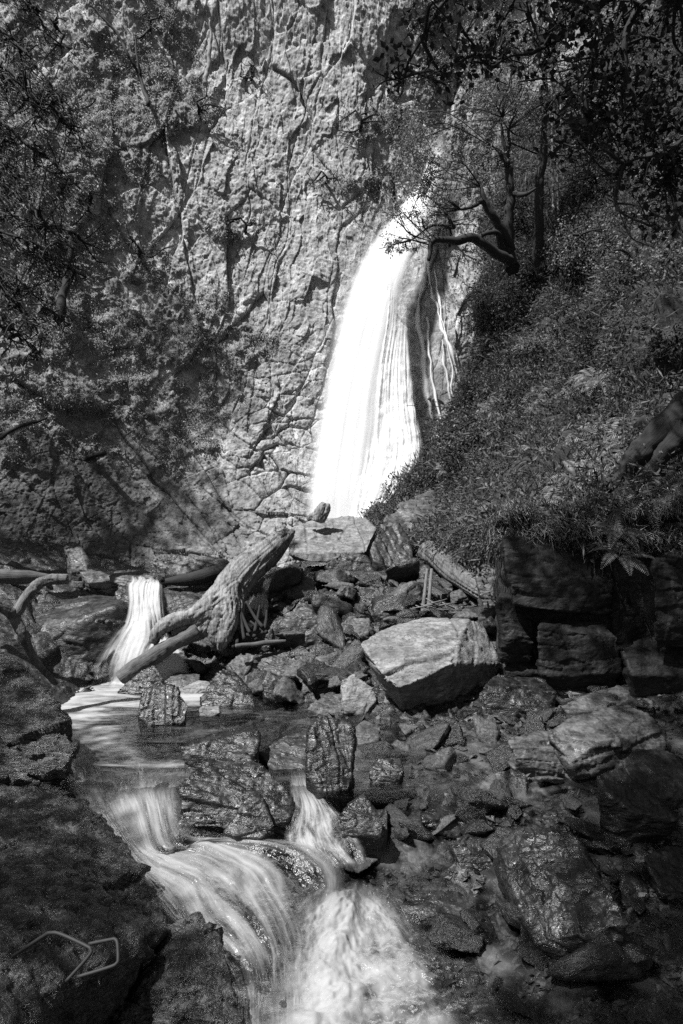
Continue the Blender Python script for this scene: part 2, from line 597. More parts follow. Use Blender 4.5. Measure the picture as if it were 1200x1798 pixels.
rows = [(ry, [y + (yy[5] - y) * (.3 if k < 5 else 0) for k, y in enumerate(yy)]) for ry, yy in rows]
ctrl = np.array([[P(cx, ry, y) for cx, y in zip(cpx, yy)] for ry, yy in rows])
trow = np.concatenate([np.linspace(0, 1.7, 50)[:-1], np.linspace(1.7, 10, 1000)])
tcol = np.concatenate([np.linspace(0, 1.85, 50)[:-1], np.linspace(1.85, 9.6, 980), np.linspace(9.6, 13, 90)[1:]])
CR, CC = len(trow), len(tcol)
cg = sheet(ctrl, trow, tcol)
cn = gnormals(cg)
if cn[CR // 2, CC // 2, 1] > 0:
    cn = -cn
cpxv, cpyv = PX(cg)
A = cg.copy()
x, y, z = A[..., 0], A[..., 1], A[..., 2]


def blob(cx, cy, rx, ry):
    return np.exp(-(((cpxv - cx) / rx) ** 2 + ((cpyv - cy) / ry) ** 2))


wx = x + .3 * fbm(A * .5, 3, 40)
wz = z + .3 * fbm(A * .5 + 9, 3, 41)
def bedding(a):
    u_ = wx * math.cos(a) + wz * math.sin(a)      # across the bedding
    v_ = -wx * math.sin(a) + wz * math.cos(a)
    h1, e1 = facet(np.stack([u_ * .8, y * .4, v_ * .28], -1), 21, .7)
    h2, e2 = facet(np.stack([u_ * 2.3, y * .9, v_ * .8], -1), 27, 1.0)
    h3, e3 = facet(np.stack([u_ * 7, y * 3, v_ * 3.0], -1), 33, 1.0)
    jn = fbm(np.stack([u_ * .9, y * .1, v_ * .10], -1), 2, 52)
    jn2 = fbm(np.stack([u_ * .5, y * .1, v_ * 1.1 + u_ * .4], -1), 2, 53)
    return (h1 * .24 + h2 * .07 + h3 * .025 - .05 * np.exp(-e1 / .02) - .06 * np.exp(-np.abs(jn) / .007) - .03 * np.exp(-np.abs(jn2) / .007))


bw0 = np.clip(1.3 * blob(330, 900, 260, 130) + .8 * blob(150, 600, 220, 300), 0, 1)
dispv = bedding(-.12) * (1 - bw0) + bedding(.75) * bw0
smooth_w = np.clip(blob(650, 650, 95, 330) * 1.3 + blob(785, 620, 60, 190), 0, 1)
blk = blob(500, 830, 70, 170)
QI, Qe = facet(np.stack([wx * 1.0 + .3 * wz, y * .3, wz * 2.1 - .3 * wx], -1), 61, .5)
disp = fbm(A * .35, 3, 70) * .28 + dispv + fbm(A * 3.2, 5, 77) * .04 + fbm(A * 12, 3, 79) * .028
disp = disp * (1 - .55 * smooth_w) + blk * (QI * .12 - .14 * np.exp(-Qe / .03))
# rock / vegetation mask (where the photograph has bare stone)
bare = (1.1 * blob(480, 60, 150, 190) + 1.0 * blob(600, 120, 110, 150) + .9 * blob(330, 350, 150, 90) + .7 * blob(420, 240, 110, 110)
        + .55 * blob(520, 330, 130, 110) + .65 * blob(460, 480, 110, 90) + .9 * blob(500, 800, 75, 190) + .8 * blob(620, 600, 110, 260)
        + 1.0 * blob(790, 520, 60, 120) + .9 * blob(810, 620, 45, 90) + .7 * blob(60, 920, 110, 110) + .95 * blob(330, 900, 200, 80)
        + .5 * blob(200, 840, 90, 60) + .8 * blob(950, 60, 50, 110) + .45 * blob(110, 60, 60, 80) + .35 * blob(170, 160, 70, 60))
bare -= .9 * blob(630, 215, 55, 50) + .9 * blob(430, 405, 95, 32) + .7 * blob(570, 320, 110, 22) + .9 * blob(330, 200, 90, 40) + .4 * blob(150, 250, 160, 160) + .3 * blob(470, 590, 45, 60)
vegf = .72 - bare + .55 * fbm(np.stack([wx * 1.3, y * .5, wz * .9], -1), 5, 90) + .5 * fbm(A * 4, 4, 95)
# ledges (surface facing up) catch more plants
veg = np.clip(vegf, 0, 1)
lump = sstep(.45, .7, veg)
W3 = worley(A * 3.0, 99)
dark_rock = np.clip(1.2 * blob(150, 930, 330, 110) + .9 * blob(-40, 700, 160, 260) + .8 * blob(765, 640, 45, 170) + .55 * blob(450, 600, 45, 90) + .7 * blob(50, 880, 160, 130) + .5 * fbm(A * .8, 4, 710), 0, 1)  # darker rock: left foot and edge, slab by the falls, a central stain
disp += lump * (.16 * (1 - W3[0]) + .12 * fbm(A * 2.2, 4, 98))
cg2 = cg + cn * disp[..., None]
cliff_v = cg2.reshape(-1, 3)
cliff_f = grid_faces(CR, CC)
tag(link('cliff', mesh_np('cliff', cliff_v, cliff_f, M['cliff'], attrs={'veg': veg, 'dark_rock': dark_rock})), 'fissured slate cliff, half bare and half overgrown', kind='structure')
cliff_n = gnormals(cg2)
if cliff_n[CR // 2, CC // 2, 1] > 0:
    cliff_n = -cliff_n

# ------------------------------------------------------------------ bank on the right
br = [
    [(640, 960, 14.6), (740, 990, 13.4), (850, 985, 10.5), (890, 980, 8.75), (1000, 980, 8.35), (1200, 985, 7.7), (1600, 990, 6.2), (2600, 990, 4.5)],
    [(640, 905, 14.8), (740, 950, 13.6), (850, 945, 10.6), (890, 938, 8.7), (1000, 934, 8.3), (1200, 930, 7.7), (1600, 900, 6.2), (2600, 850, 4.5)],
    [(680, 870, 15.4), (770, 900, 14.3), (870, 890, 12), (920, 895, 10.4), (1020, 890, 9.4), (1200, 870, 8.6), (1600, 800, 7.0), (2600, 700, 5.5)],
    [(735, 810, 16.1), (800, 805, 15.3), (880, 790, 14), (950, 780, 12.7), (1050, 770, 11.3), (1200, 740, 9.9), (1600, 620, 8.2), (2600, 400, 6.5)],
    [(795, 740, 16.5), (836, 720, 16), (900, 690, 15.1), (970, 670, 14.1), (1070, 650, 12.8), (1200, 600, 11.2), (1600, 420, 9.5), (2600, 0, 7.5)],
    [(838, 640, 16.9), (866, 600, 16.7), (920, 580, 16), (990, 560, 15.2), (1080, 530, 14), (1200, 470, 12.6), (1600, 220, 10.8), (2600, -300, 9)],
    [(865, 520, 17.6), (880, 470, 17.3), (940, 460, 16.8), (1010, 440, 16.2), (1100, 410, 15.3), (1200, 350, 14), (1600, 30, 12), (2600, -700, 10)],
    [(880, 400, 19), (900, 370, 19), (960, 350, 18.6), (1040, 310, 18), (1120, 270, 17), (1220, 210, 16), (1600, -150, 14), (2600, -1100, 12)],
    [(900, 250, 21.5), (930, 210, 21.4), (990, 170, 21), (1060, 110, 20.5), (1150, 50, 19.5), (1250, -50, 18.5), (1600, -500, 16.5), (2600, -1800, 14)]]
bc = np.array([[P(*q) for q in r] for r in br])
low = bc[0].copy()
low[:, 2] = -.9
low[:, 1] += .1
bc = np.concatenate([[low], bc])
BR, BC = 460, 520
bg = sheet(bc, BR, BC)
bn = gnormals(bg)
if bn[BR // 2, BC // 2, 2] < 0:
    bn = -bn
bw = worley(bg * 1.6, 120)
bd_ = fbm(bg * .7, 4, 121) * .6 + (1 - bw[0]) * .5 + fbm(bg * 3, 4, 122) * .2
rowt = np.linspace(0, 1, BR)[:, None]
bd_ = bd_ * sstep(.1, .3, rowt) * sstep(0, .14, np.linspace(0, 1, BC)[None, :]) + .1 * fbm(bg * 3, 4, 123)
bg2 = bg + bn * bd_[..., None]
bank_v = bg2.reshape(-1, 3)
bank_f = grid_faces(BR, BC)
tag(link('bank', mesh_np('bank', bank_v, bank_f, M['bank'], attrs={'veg': np.clip(.6 + fbm(bg * 2, 3, 130) * .6, 0, 1)})), 'steep earth bank rising on the right', kind='structure')
bank_n = gnormals(bg2)
if bank_n[BR // 2, BC // 2, 2] < 0:
    bank_n = -bank_n

bvh = BVHTree.FromPolygons([tuple(v) for v in np.concatenate([cliff_v[::1], bank_v])], [tuple(f) for f in np.concatenate([cliff_f, bank_f + len(cliff_v)]).tolist()])
bvh_bank = BVHTree.FromPolygons([tuple(v) for v in bank_v], bank_f.tolist())


def ray(px, py, tree=None):
    d = Vector(P(px, py, 1.0) - np.array([0, 0, CZ])).normalized()
    h = (tree or bvh).ray_cast(Vector((0, 0, CZ)), d)
    return None if h[0] is None else (np.array(h[0]), np.array(h[1]))


# ------------------------------------------------------------------ rocks
def remesh_eval(bm, vox, smooth=0):
    me = bpy.data.meshes.new('t')
    bm.to_mesh(me)
    bm.free()
    o = bpy.data.objects.new('t', me)
    COL.objects.link(o)
    md = o.modifiers.new('r', 'REMESH')
    md.mode = 'VOXEL'
    md.voxel_size = vox
    if smooth:
        s = o.modifiers.new('s', 'SMOOTH')
        s.iterations = smooth
        s.factor = .5
    dg = bpy.context.evaluated_depsgraph_get()
    ev = o.evaluated_get(dg)
    out = bpy.data.meshes.new_from_object(ev)
    bpy.data.objects.remove(o)
    bpy.data.meshes.remove(me)
    return out


def me_co(me):
    n = len(me.vertices)
    co = np.empty(n * 3, np.float32)
    me.vertices.foreach_get('co', co)
    no = np.empty(n * 3, np.float32)
    me.vertices.foreach_get('normal', no)
    return co.reshape(-1, 3).astype(float), no.reshape(-1, 3).astype(float)


def finish(me, co, mat, smooth=True):
    me.vertices.foreach_set('co', np.ascontiguousarray(co, dtype=np.float32).ravel())
    me.polygons.foreach_set('use_smooth', np.full(len(me.polygons), smooth))
    me.materials.clear()
    me.materials.append(mat)
    me.update()
    return me


def hull_bm(pts):
    bm = bmesh.new()
    vs = [bm.verts.new(tuple(p)) for p in pts]
    bmesh.ops.convex_hull(bm, input=vs)
    for v in [v for v in bm.verts if not v.link_faces]:
        bm.verts.remove(v)
    return bm


def rock_disp(co, no, size, seed, beddir, amp=1.0, lamf=9, fine=1.0):
    q = co / size
    b = np.array(beddir, float)
    b /= np.linalg.norm(b)
    wq = q + .06 * np.stack([fbm(q * 4 + k * 5, 3, seed + 60 + k) for k in range(3)], -1)
    along = wq @ b
    qq = wq + b * along[:, None] * 1.2                 # cells squashed across the bedding
    tt = (q @ b) * lamf + .9 * fbm(q * 1.6, 3, seed + 5)
    saw = tt - np.floor(tt)
    lay = _h(np.floor(tt).astype(np.int64), np.zeros(len(tt), np.int64), np.zeros(len(tt), np.int64), seed)
    side = np.clip(1.15 - np.abs(no @ b), 0, 1)
    h1, e1 = facet(qq * 2.3 + seed, seed, .7)
    h2, e2 = facet(qq * 6.5 + seed, seed + 7, .9)
    h3, e3 = facet(qq * 17 + seed, seed + 17, 1.4)
    d = (fbm(q * 1.4 + seed, 3, seed) * .03 + h1 * .03 + h2 * .012 * (.2 + side) + h3 * .003
         + side * ((lay - .5) * .035 - .02 * np.exp(-saw / .07))) * size * amp
    f = min(1.0, size / 1.2) * fine
    w = co + seed
    d = d + f * (.009 * fbm(w * 14, 4, seed + 3) + .007 * (1 - 2 * np.abs(fbm(w * 6, 4, seed + 9))))
    return co + no * d[:, None]


def make_rock_mesh(name, pts, mat, seed, beddir=(.2, .3, 1), res=46, amp=1.0, lamf=9, fine=1.0):
    pts = np.asarray(pts, float)
    size = float(np.linalg.norm(pts.max(0) - pts.min(0)))
    me = remesh_eval(hull_bm(pts), size / res, 1)
    co, no = me_co(me)
    co = rock_disp(co, no, size, seed, beddir, amp, lamf, fine)
    me.name = name
    return finish(me, co, mat), size


def boulder(label, mat, pts, Y=None, bed_=(.2, .3, 1), sink=.25, name='boulder', res=50, amp=.75, back=.0, group=None, cat='boulder', lamf=9, base=True, fine=1.0, ds=1.0):
    """pts (px, py, depth behind the foot of the stone)"""
    a = np.array(pts, float)
    a[:, 2] *= ds
    if Y is None:
        k = a[:, 1].argmax()
        Y = float(hit(a[k, 0], a[k, 1])) + .02
        a[:, 2] *= .7
    W = [P(q[0], q[1], Y + q[2]) for q in a]
    W = np.array(W)
    if base:
        zb = W[:, 2].min() - sink
        cen = W.mean(0)
        ex = []
        for w in W:
            e = cen + (w - cen) * .85
            ex.append([e[0], max(e[1], Y + .1) + back, zb])
        W = np.concatenate([W, ex])
    bc_ = W.mean(0)
    org = np.array([bc_[0], bc_[1], W[:, 2].min()])
    me, s = make_rock_mesh(name, W - org, mat, abs(hash(label)) % 997 if False else (sum(map(ord, label)) % 997), bed_, int(res * 1.5), amp, lamf, fine)
    o = link(name, me, loc=org)
    tag(o, label, cat, group)
    return o


B = boulder
B('large pale slab with a long crack across its sunlit sloping face', M['pale'],
  [(630, 1130, .15), (665, 1108, .6), (740, 1083, 1.4), (825, 1085, 1.2), (795, 1165, -.05), (698, 1208, -.35), (668, 1182, -.2),
   (882, 1165, 1.0), (855, 1212, .75), (800, 1242, .3), (712, 1254, .05), (665, 1205, .15), (848, 1098, 1.6), (760, 1180, 1.6)], Y=7.6, bed_=(-.35, -.3, .9), res=85, amp=.3, base=False)
slab = bpy.data.objects['boulder']
co, no = me_co(slab.data)
wco = co + np.array(slab.location)
sx_, sy_ = PX(wco)
ln = np.interp(sx_, [640, 668, 720, 760, 800], [1200, 1190, 1163, 1158, 1140]) + 3 * fbm(wco * 9, 3, 808)
gro = np.exp(-((sy_ - ln) / 2.6) ** 2) * (sx_ < 802) * (no[:, 2] > .1)
stp = sstep(0, 5, sy_ - ln) * (sx_ < 802) * (no[:, 2] > .1)
ln2 = np.interp(sy_, [1083, 1100, 1120], [790, 802, 806]) + 3 * fbm(wco * 12, 3, 809)
gro2 = np.exp(-((sx_ - ln2) / 1.6) ** 2) * (sy_ < 1120)
rib = fbm((wco @ np.array([[.25, 0, 0], [0, .6, 0], [1.5, 0, 2.2]])) * 5, 3, 810)
co = co - no * (gro * .055 + stp * .03 + gro2 * .03 + .012 * rib)[:, None]
finish(slab.data, co, M['pale'])
B('pale square-cut rock on top of the pile at the foot of the falls', M['pale'],
  [(506, 972, 0), (555, 990, -.05), (645, 968, .1), (515, 925, .7), (560, 909, 1.3), (640, 907, 1.35), (662, 928, 1.0), (650, 950, .5)], Y=12.4, bed_=(1, .1, .1), sink=-.05, amp=.5, res=70)
B('black angular boulder right of the pale square-cut rock', M['dark'],
  [(648, 965, .2), (668, 925, .6), (700, 915, .8), (722, 950, .5), (730, 1005, 0), (690, 1012, 0), (655, 985, 0)], Y=12.2, bed_=(1, .2, .4))
B('dark hunched boulder in shadow under the pale square-cut rock', M['dark'],
  [(572, 990, .2), (600, 968, .4), (645, 975, .4), (662, 1010, .2), (652, 1042, 0), (600, 1052, 0), (572, 1020, .2)], Y=12.0)
B('leaning plate of slate standing on edge under the rock pile', M['mid'],
  [(588, 1050, 0), (610, 1020, .15), (619, 1026, .1), (614, 1068, 0), (588, 1080, -.05), (583, 1065, 0)], Y=11.2, sink=.05)
B('low rounded dark stone below the black angular boulder', M['dark'],
  [(650, 1045, .1), (670, 1028, .3), (700, 1030, .3), (715, 1050, .1), (705, 1066, 0), (665, 1066, 0)])
B('mottled rounded boulder tucked behind the big driftwood trunk', M['mid'],
  [(472, 1040, .2), (492, 1010, .5), (530, 1003, .6), (556, 1020, .4), (568, 1062, .1), (520, 1075, 0), (478, 1070, 0)], Y=10.7)
B('dark boulder with pale flecks in front of the mottled one', M['dark'],
  [(478, 1105, .1), (500, 1072, .4), (525, 1047, .6), (555, 1060, .5), (578, 1088, .3), (582, 1122, .1), (530, 1132, 0), (474, 1126, 0)])
B('broad flat-topped boulder left of the small fall', M['dark'],
  [(55, 1083, .6), (100, 1056, 1.3), (150, 1046, 1.5), (212, 1052, 1.1), (236, 1075, .8), (225, 1105, .4), (190, 1150, .15), (150, 1182, 0),
   (75, 1182, 0), (50, 1120, .2), (95, 1092, .25), (145, 1090, .1), (205, 1068, .3)], Y=9.3, bed_=(.1, -.3, 1), res=70)
B('dark layered block right of the small fall', M['dark'],
  [(274, 1045, .2), (282, 1028, .5), (335, 1012, .8), (400, 1003, .9), (360, 1055, .2), (310, 1085, 0), (280, 1082, 0)], Y=9.9, bed_=(-.3, .1, 1))
B('small dark block at the lip of the small fall', M['dark'],
  [(203, 1040, .1), (212, 1026, .3), (232, 1030, .3), (236, 1050, .1), (225, 1060, 0), (205, 1058, 0)], Y=10.0)
B('thin flat slab bridging above the small fall', M['mid'],
  [(190, 1012, .1), (205, 1000, .6), (255, 1002, .6), (272, 1012, .3), (268, 1027, 0), (215, 1030, 0)], Y=10.7, sink=.02)
B('upright pale-topped stone against the foot of the cliff', M['mid'],
  [(113, 956, .2), (122, 948, .3), (142, 955, .3), (158, 985, .2), (155, 1003, 0), (138, 1014, 0), (126, 1000, 0)], Y=11.4, bed_=(.8, 0, .5))
B('tilted plate beside the upright pale-topped stone', M['mid'],
  [(142, 1005, .3), (160, 998, .5), (205, 1015, .3), (212, 1030, .1), (190, 1040, 0), (160, 1030, 0)], Y=10.8)
B('speckled stone behind the tip of the dark log', M['pale'],
  [(288, 1000, .1), (300, 987, .3), (335, 983, .3), (352, 995, .2), (345, 1012, 0), (295, 1014, 0)], Y=11.6)
B('low layered stone right of the speckled stone', M['mid'],
  [(345, 985, .2), (365, 975, .4), (400, 982, .3), (410, 996, .1), (380, 1000, 0), (350, 1000, 0)], Y=11.8)
B('dark wedge holding up the end of the straight log', M['wet'],
  [(204, 1213, 0), (248, 1175, .25), (272, 1166, .35), (288, 1192, .2), (272, 1214, 0), (235, 1220, -.05)])
B('dripping wet hump of rock at the edge of the pool', M['wet'],
  [(241, 1255, .1), (250, 1216, .35), (280, 1198, .5), (312, 1207, .4), (332, 1238, .2), (322, 1270, 0), (262, 1276, 0)], bed_=(1, .2, 0))
B('thin pale slab lying below the small fall', M['mid'],
  [(290, 1196, .1), (312, 1180, .4), (352, 1184, .4), (350, 1196, .2), (325, 1210, 0), (295, 1210, 0)], sink=.04)
B('pale slab touching the thin slab below the small fall', M['pale'],
  [(320, 1208, .1), (348, 1194, .3), (376, 1196, .3), (374, 1208, .1), (345, 1220, 0), (325, 1220, 0)], sink=.04)
B('long thin stone plank under the splayed roots', M['mid'],
  [(325, 1172, .1), (330, 1166, .2), (388, 1168, .2), (390, 1178, 0), (328, 1182, 0)], sink=.03)
B('leaning grey slab between the roots and the rubble', M['mid'],
  [(398, 1168, .2), (424, 1146, .5), (455, 1150, .5), (456, 1176, .3), (441, 1206, 0), (420, 1192, 0)], bed_=(-.5, -.4, .7))
B('dark round-backed stone right of the leaning grey slab', M['dark'],
  [(452, 1170, .2), (465, 1145, .5), (500, 1140, .5), (523, 1160, .3), (518, 1190, 0), (470, 1188, 0)])
B('squat cracked stone in front of the round-backed stone', M['dark'],
  [(460, 1200, .1), (472, 1178, .3), (503, 1192, .3), (516, 1214, .1), (492, 1234, 0), (466, 1224, 0)])
B('dark sloping slab running down into the pool', M['wet'],
  [(350, 1225, .1), (385, 1178, .6), (412, 1182, .6), (440, 1212, .3), (450, 1240, 0), (360, 1242, 0)])
B('grey slab with a bright slanting top left of the large pale slab', M['mid'],
  [(530, 1180, .2), (556, 1152, .6), (602, 1140, .8), (608, 1168, .5), (580, 1205, .1), (532, 1218, 0)], bed_=(-.3, -.2, .9))
B('pale slab leaning on the large pale slab', M['pale'],
  [(598, 1195, .3), (620, 1182, .6), (655, 1208, .4), (662, 1228, .2), (640, 1256, 0), (608, 1246, 0)], bed_=(-.5, -.3, .8))
B('low grey slab at the right end of the dark pool', M['mid'],
  [(540, 1245, .1), (570, 1220, .4), (618, 1216, .5), (612, 1250, .1), (580, 1264, 0)], sink=.05)
B('small bright stone lying in the dark pool', M['pale'],
  [(350, 1247, .05), (355, 1240, .2), (384, 1240, .2), (385, 1252, .05), (370, 1259, 0), (350, 1257, 0)], sink=.06)
B('block with a bright rim on the near edge of the pool', M['wet'],
  [(319, 1312, .1), (345, 1298, .4), (440, 1276, .55), (457, 1284, .4), (452, 1322, .1), (380, 1345, 0), (325, 1362, 0)], bed_=(.1, -.3, 1))
B('big black boulder splitting the cascade', M['wet'],
  [(318, 1388, .2), (345, 1352, .5), (378, 1334, .7), (420, 1324, .8), (462, 1342, .6), (500, 1380, .4), (518, 1412, .25), (510, 1442, .05), (440, 1450, 0), (315, 1450, 0)], res=70)
B('pointed black stone at the foot of the big black boulder', M['wet'],
  [(392, 1465, .05), (422, 1415, .2), (446, 1392, .35), (462, 1402, .3), (484, 1450, .1), (458, 1472, 0), (410, 1472, 0)])
B('dark ridged stone behind the big black boulder', M['dark'],
  [(454, 1322, .2), (500, 1292, .5), (540, 1283, .6), (550, 1312, .3), (540, 1350, 0), (480, 1352, 0)])
B('upright glistening block standing in the shallow water', M['wet'],
  [(543, 1290, .3), (560, 1257, .5), (600, 1265, .5), (623, 1276, .4), (620, 1350, .15), (612, 1386, 0), (562, 1392, 0), (540, 1358, .1)], bed_=(1, .2, .2), res=60)
B('pale flat slab right of the upright glistening block', M['mid'],
  [(622, 1278, .2), (640, 1264, .5), (668, 1278, .4), (664, 1300, .1), (630, 1310, 0)], sink=.05)
B('bright ribbed slab alone in the shallows', M['pale'],
  [(724, 1295, .1), (735, 1283, .35), (770, 1290, .35), (768, 1302, .1), (730, 1322, 0)], sink=.04)
B('knobbly stone left of the bright ribbed slab', M['wet'],
  [(648, 1355, .1), (665, 1330, .3), (702, 1332, .3), (712, 1350, .1), (700, 1378, 0), (655, 1378, 0)])
B('sharp-crested wet stone in midstream', M['wet'],
  [(592, 1432, .1), (615, 1410, .3), (640, 1394, .35), (656, 1422, .2), (677, 1442, .1), (668, 1468, 0), (600, 1468, 0)])
B('arrow-shaped slab overhanging its own dark shadow', M['wet'],
  [(736, 1425, .2), (760, 1406, .5), (830, 1408, .6), (895, 1414, .5), (888, 1432, .3), (845, 1455, .1), (793, 1474, 0), (740, 1442, .05)], sink=.02, bed_=(.1, .1, 1))
B('square flat stone in front of the arrow-shaped slab', M['wet'],
  [(792, 1480, .2), (835, 1458, .4), (872, 1468, .4), (876, 1515, .1), (820, 1545, 0)], sink=.05)
B('broad veined plate of slate slanting in the lower right', M['wet'],
  [(872, 1482, 5.02), (895, 1462, 5.08), (935, 1453, 5.06), (1012, 1470, 4.82), (1062, 1548, 4.42), (1106, 1620, 4.12), (1074, 1664, 4.15), (1000, 1642, 4.37), (942, 1657, 4.3), (895, 1570, 4.72)],
  Y=0.0, bed_=(.4, -.2, 1), res=80, sink=.12)
B('low dark-fronted block left of the big lichened block', M['mid'],
  [(893, 1300, .2), (925, 1287, .5), (990, 1284, .6), (1002, 1292, .4), (1000, 1340, .1), (960, 1358, 0), (905, 1332, 0)], Y=6.0, ds=.6)
B('big lichened block with a lit slanting top on the right', M['mid'],
  [(962, 1292, .4), (1008, 1264, .8), (1080, 1242, 1.1), (1126, 1250, 1.0), (1168, 1284, .7), (1004, 1345, 0), (1022, 1326, .05), (1060, 1302, .2),
   (1015, 1362, 0), (1100, 1352, .2), (1162, 1314, .5)], Y=5.9, ds=.6, bed_=(-.2, -.3, 1), res=65, sink=.1)
B('smooth round-backed boulder at the right edge', M['dark'],
  [(1092, 1335, .3), (1120, 1312, .6), (1170, 1315, .8), (1230, 1345, .6), (1235, 1400, .2), (1160, 1402, 0), (1110, 1370, .1)], Y=5.4, ds=.6, amp=.5)
B('dark jagged plates below the round-backed boulder', M['wet'],
  [(1050, 1365, .3), (1085, 1345, .5), (1180, 1420, .2), (1190, 1440, 0), (1110, 1425, 0), (1070, 1400, .1)], Y=5.15, ds=.6)
B('small pale slab under the grassy ledge', M['pale'],
  [(965, 1202, .1), (975, 1190, .35), (1030, 1193, .35), (1046, 1205, .2), (1030, 1220, 0), (985, 1220, 0)], sink=.05)
B('long thin slab rising to the right under the ledge', M['mid'],
  [(984, 1240, .1), (1050, 1212, .5), (1150, 1192, .9), (1170, 1206, .7), (1150, 1226, .3), (1080, 1242, .1), (1000, 1256, 0)], sink=.05)
B('broad wet step with trickling water right of the large pale slab', M['wet'],
  [(848, 1208, .2), (868, 1186, .7), (955, 1190, .7), (978, 1216, .3), (960, 1252, 0), (900, 1264, 0), (852, 1252, .05)], sink=.1)
B('small sharp wedge between the wet step and the lichened block', M['wet'],
  [(940, 1275, .1), (975, 1242, .3), (985, 1240, .3), (1005, 1275, .1), (985, 1288, 0), (945, 1284, 0)])
B('chipped stone right of the broad veined plate', M['wet'],
  [(1088, 1560, .15), (1100, 1530, .3), (1140, 1545, .3), (1142, 1570, .1), (1122, 1598, 0), (1095, 1590, 0)])
B('flat sunken slab below the broad veined plate', M['wet'],
  [(965, 1690, .25), (1000, 1660, .4), (1085, 1690, .35), (1080, 1735, .05), (1050, 1742, 0), (985, 1715, .1)], sink=.05)
B('low dark rock washed by water in the lower middle', M['wet'],
  [(700, 1590, .15), (740, 1562, .35), (810, 1565, .35), (822, 1600, .1), (770, 1625, 0), (715, 1620, 0)])
B('dark block at the right edge of the lower stream', M['wet'],
  [(1130, 1500, .3), (1170, 1480, .5), (1260, 1500, .5), (1260, 1570, .1), (1160, 1570, 0)])
B('hummocky wet rock at the left edge beside the pool', M['gloss'],
  [(-170, 1190, .4), (-20, 1140, .9), (20, 1150, .8), (60, 1190, .6), (100, 1245, .35), (130, 1312, .1), (120, 1338, 0), (60, 1350, 0), (-170, 1400, -.2)], Y=5.9, res=110, amp=1.0, fine=2.2)
B('rugged glistening rock filling the lower left corner', M['gloss'],
  [(-250, 1330, 2.2), (40, 1385, 2.0), (150, 1405, 1.95), (200, 1482, 1.5), (272, 1572, 1.0), (288, 1622, .7), (240, 1705, .3), (150, 1835, -.1),
   (-120, 1850, -.8), (-400, 1850, -.8), (-420, 1500, .5), (0, 1640, -.1)], Y=3.4, res=200, amp=.8, sink=.5, fine=4)
B('lumpy glistening rock in the cleft beside the cascade', M['gloss'],
  [(180, 1850, -.15), (240, 1740, .1), (296, 1625, .55), (350, 1602, .65), (388, 1662, .4), (432, 1850, -.15), (300, 1720, .05)], Y=3.65, res=90, amp=1.1, fine=2.2)
B('knobbly little stone in the middle of the small fall lip', M['wet'],
  [(243, 1034, .05), (248, 1022, .2), (258, 1021, .2), (262, 1032, .05), (255, 1040, 0), (246, 1040, 0)], Y=10.15, ds=.6)
B('dark chunk left of the foot of the small fall', M['wet'],
  [(196, 1150, .1), (205, 1128, .25), (218, 1130, .25), (222, 1165, 0), (200, 1172, 0)], Y=9.35, ds=.6)
B('angular dark stone among the rubble behind the large pale slab', M['dark'],
  [(655, 1075, .1), (680, 1050, .4), (720, 1056, .4), (728, 1082, .1), (690, 1098, 0)])
B('grey tilted slab left of the angular dark stone', M['mid'],
  [(585, 1110, .1), (615, 1082, .4), (650, 1084, .4), (648, 1112, .1), (605, 1126, 0)])
B('slab with a bright top edge above the twig heap', M['mid'],
  [(690, 1040, .1), (705, 1022, .4), (742, 1026, .4), (740, 1050, .1), (705, 1060, 0)])
# the ledge on the right
LG = 'blocks of the grass-topped ledge'
B('big block under the grass with an overhanging front', M['ledge'],
  [(885, 948, .3), (900, 938, .7), (1075, 938, .6), (1080, 1040, .1), (1075, 1078, .15), (960, 1072, 0), (905, 1060, .05), (888, 1000, .1)], Y=7.8, sink=-.1, group=LG, cat='rock', bed_=(0, 0, 1), res=60)
B('square lower block with a small pale spot at its upper left corner', M['ledge'],
  [(944, 1100, .1), (955, 1086, .3), (1060, 1090, .3), (1088, 1120, .1), (1092, 1180, 0), (950, 1188, 0)], Y=7.7, group=LG, cat='rock', res=60, bed_=(0, 0, 1))
B('stepped grey pillar at the left end of the ledge', M['ledge'],
  [(872, 1062, .1), (880, 1040, .4), (930, 1050, .3), (940, 1130, 0), (890, 1125, 0)], Y=8.0, group=LG, cat='rock')
B('tall slab of rock closing the ledge at the right edge', M['ledge'],
  [(1146, 985, .1), (1165, 965, .4), (1290, 960, .4), (1290, 1100, 0), (1150, 1095, 0)], Y=7.2, group=LG, cat='rock', res=60)
B('dark recessed block behind the fern under the ledge', M['ledge'],
  [(1070, 950, .2), (1150, 945, .2), (1152, 1130, 0), (1080, 1140, 0)], Y=8.0, group=LG, cat='rock')
B('sloping foot block below the tall slab at the right edge', M['ledge'],
  [(1090, 1140, .2), (1150, 1110, .4), (1290, 1110, .4), (1290, 1190, 0), (1110, 1185, 0)], Y=7.3, group=LG, cat='rock')
B('dark corner stones in shadow beside the large pale slab', M['ledge'],
  [(885, 1130, .2), (930, 1115, .4), (945, 1180, 0), (890, 1190, 0)], Y=8.1, group=LG, cat='rock')
B('stone ledge end seen under the fallen grey log', M['mid'],
  [(835, 1010, .2), (860, 990, .4), (905, 1000, .3), (905, 1062, 0), (850, 1065, 0)], Y=9.4, group=LG, cat='rock')
B('mossy hump of rock below the right side of the falls', M['mid'],
  [(665, 915, .2), (700, 880, .7), (760, 860, 1.1), (800, 900, .6), (830, 960, .2), (800, 985, 0), (735, 985, 0), (680, 950, 0)], Y=13.0, amp=1.3, sink=.4)

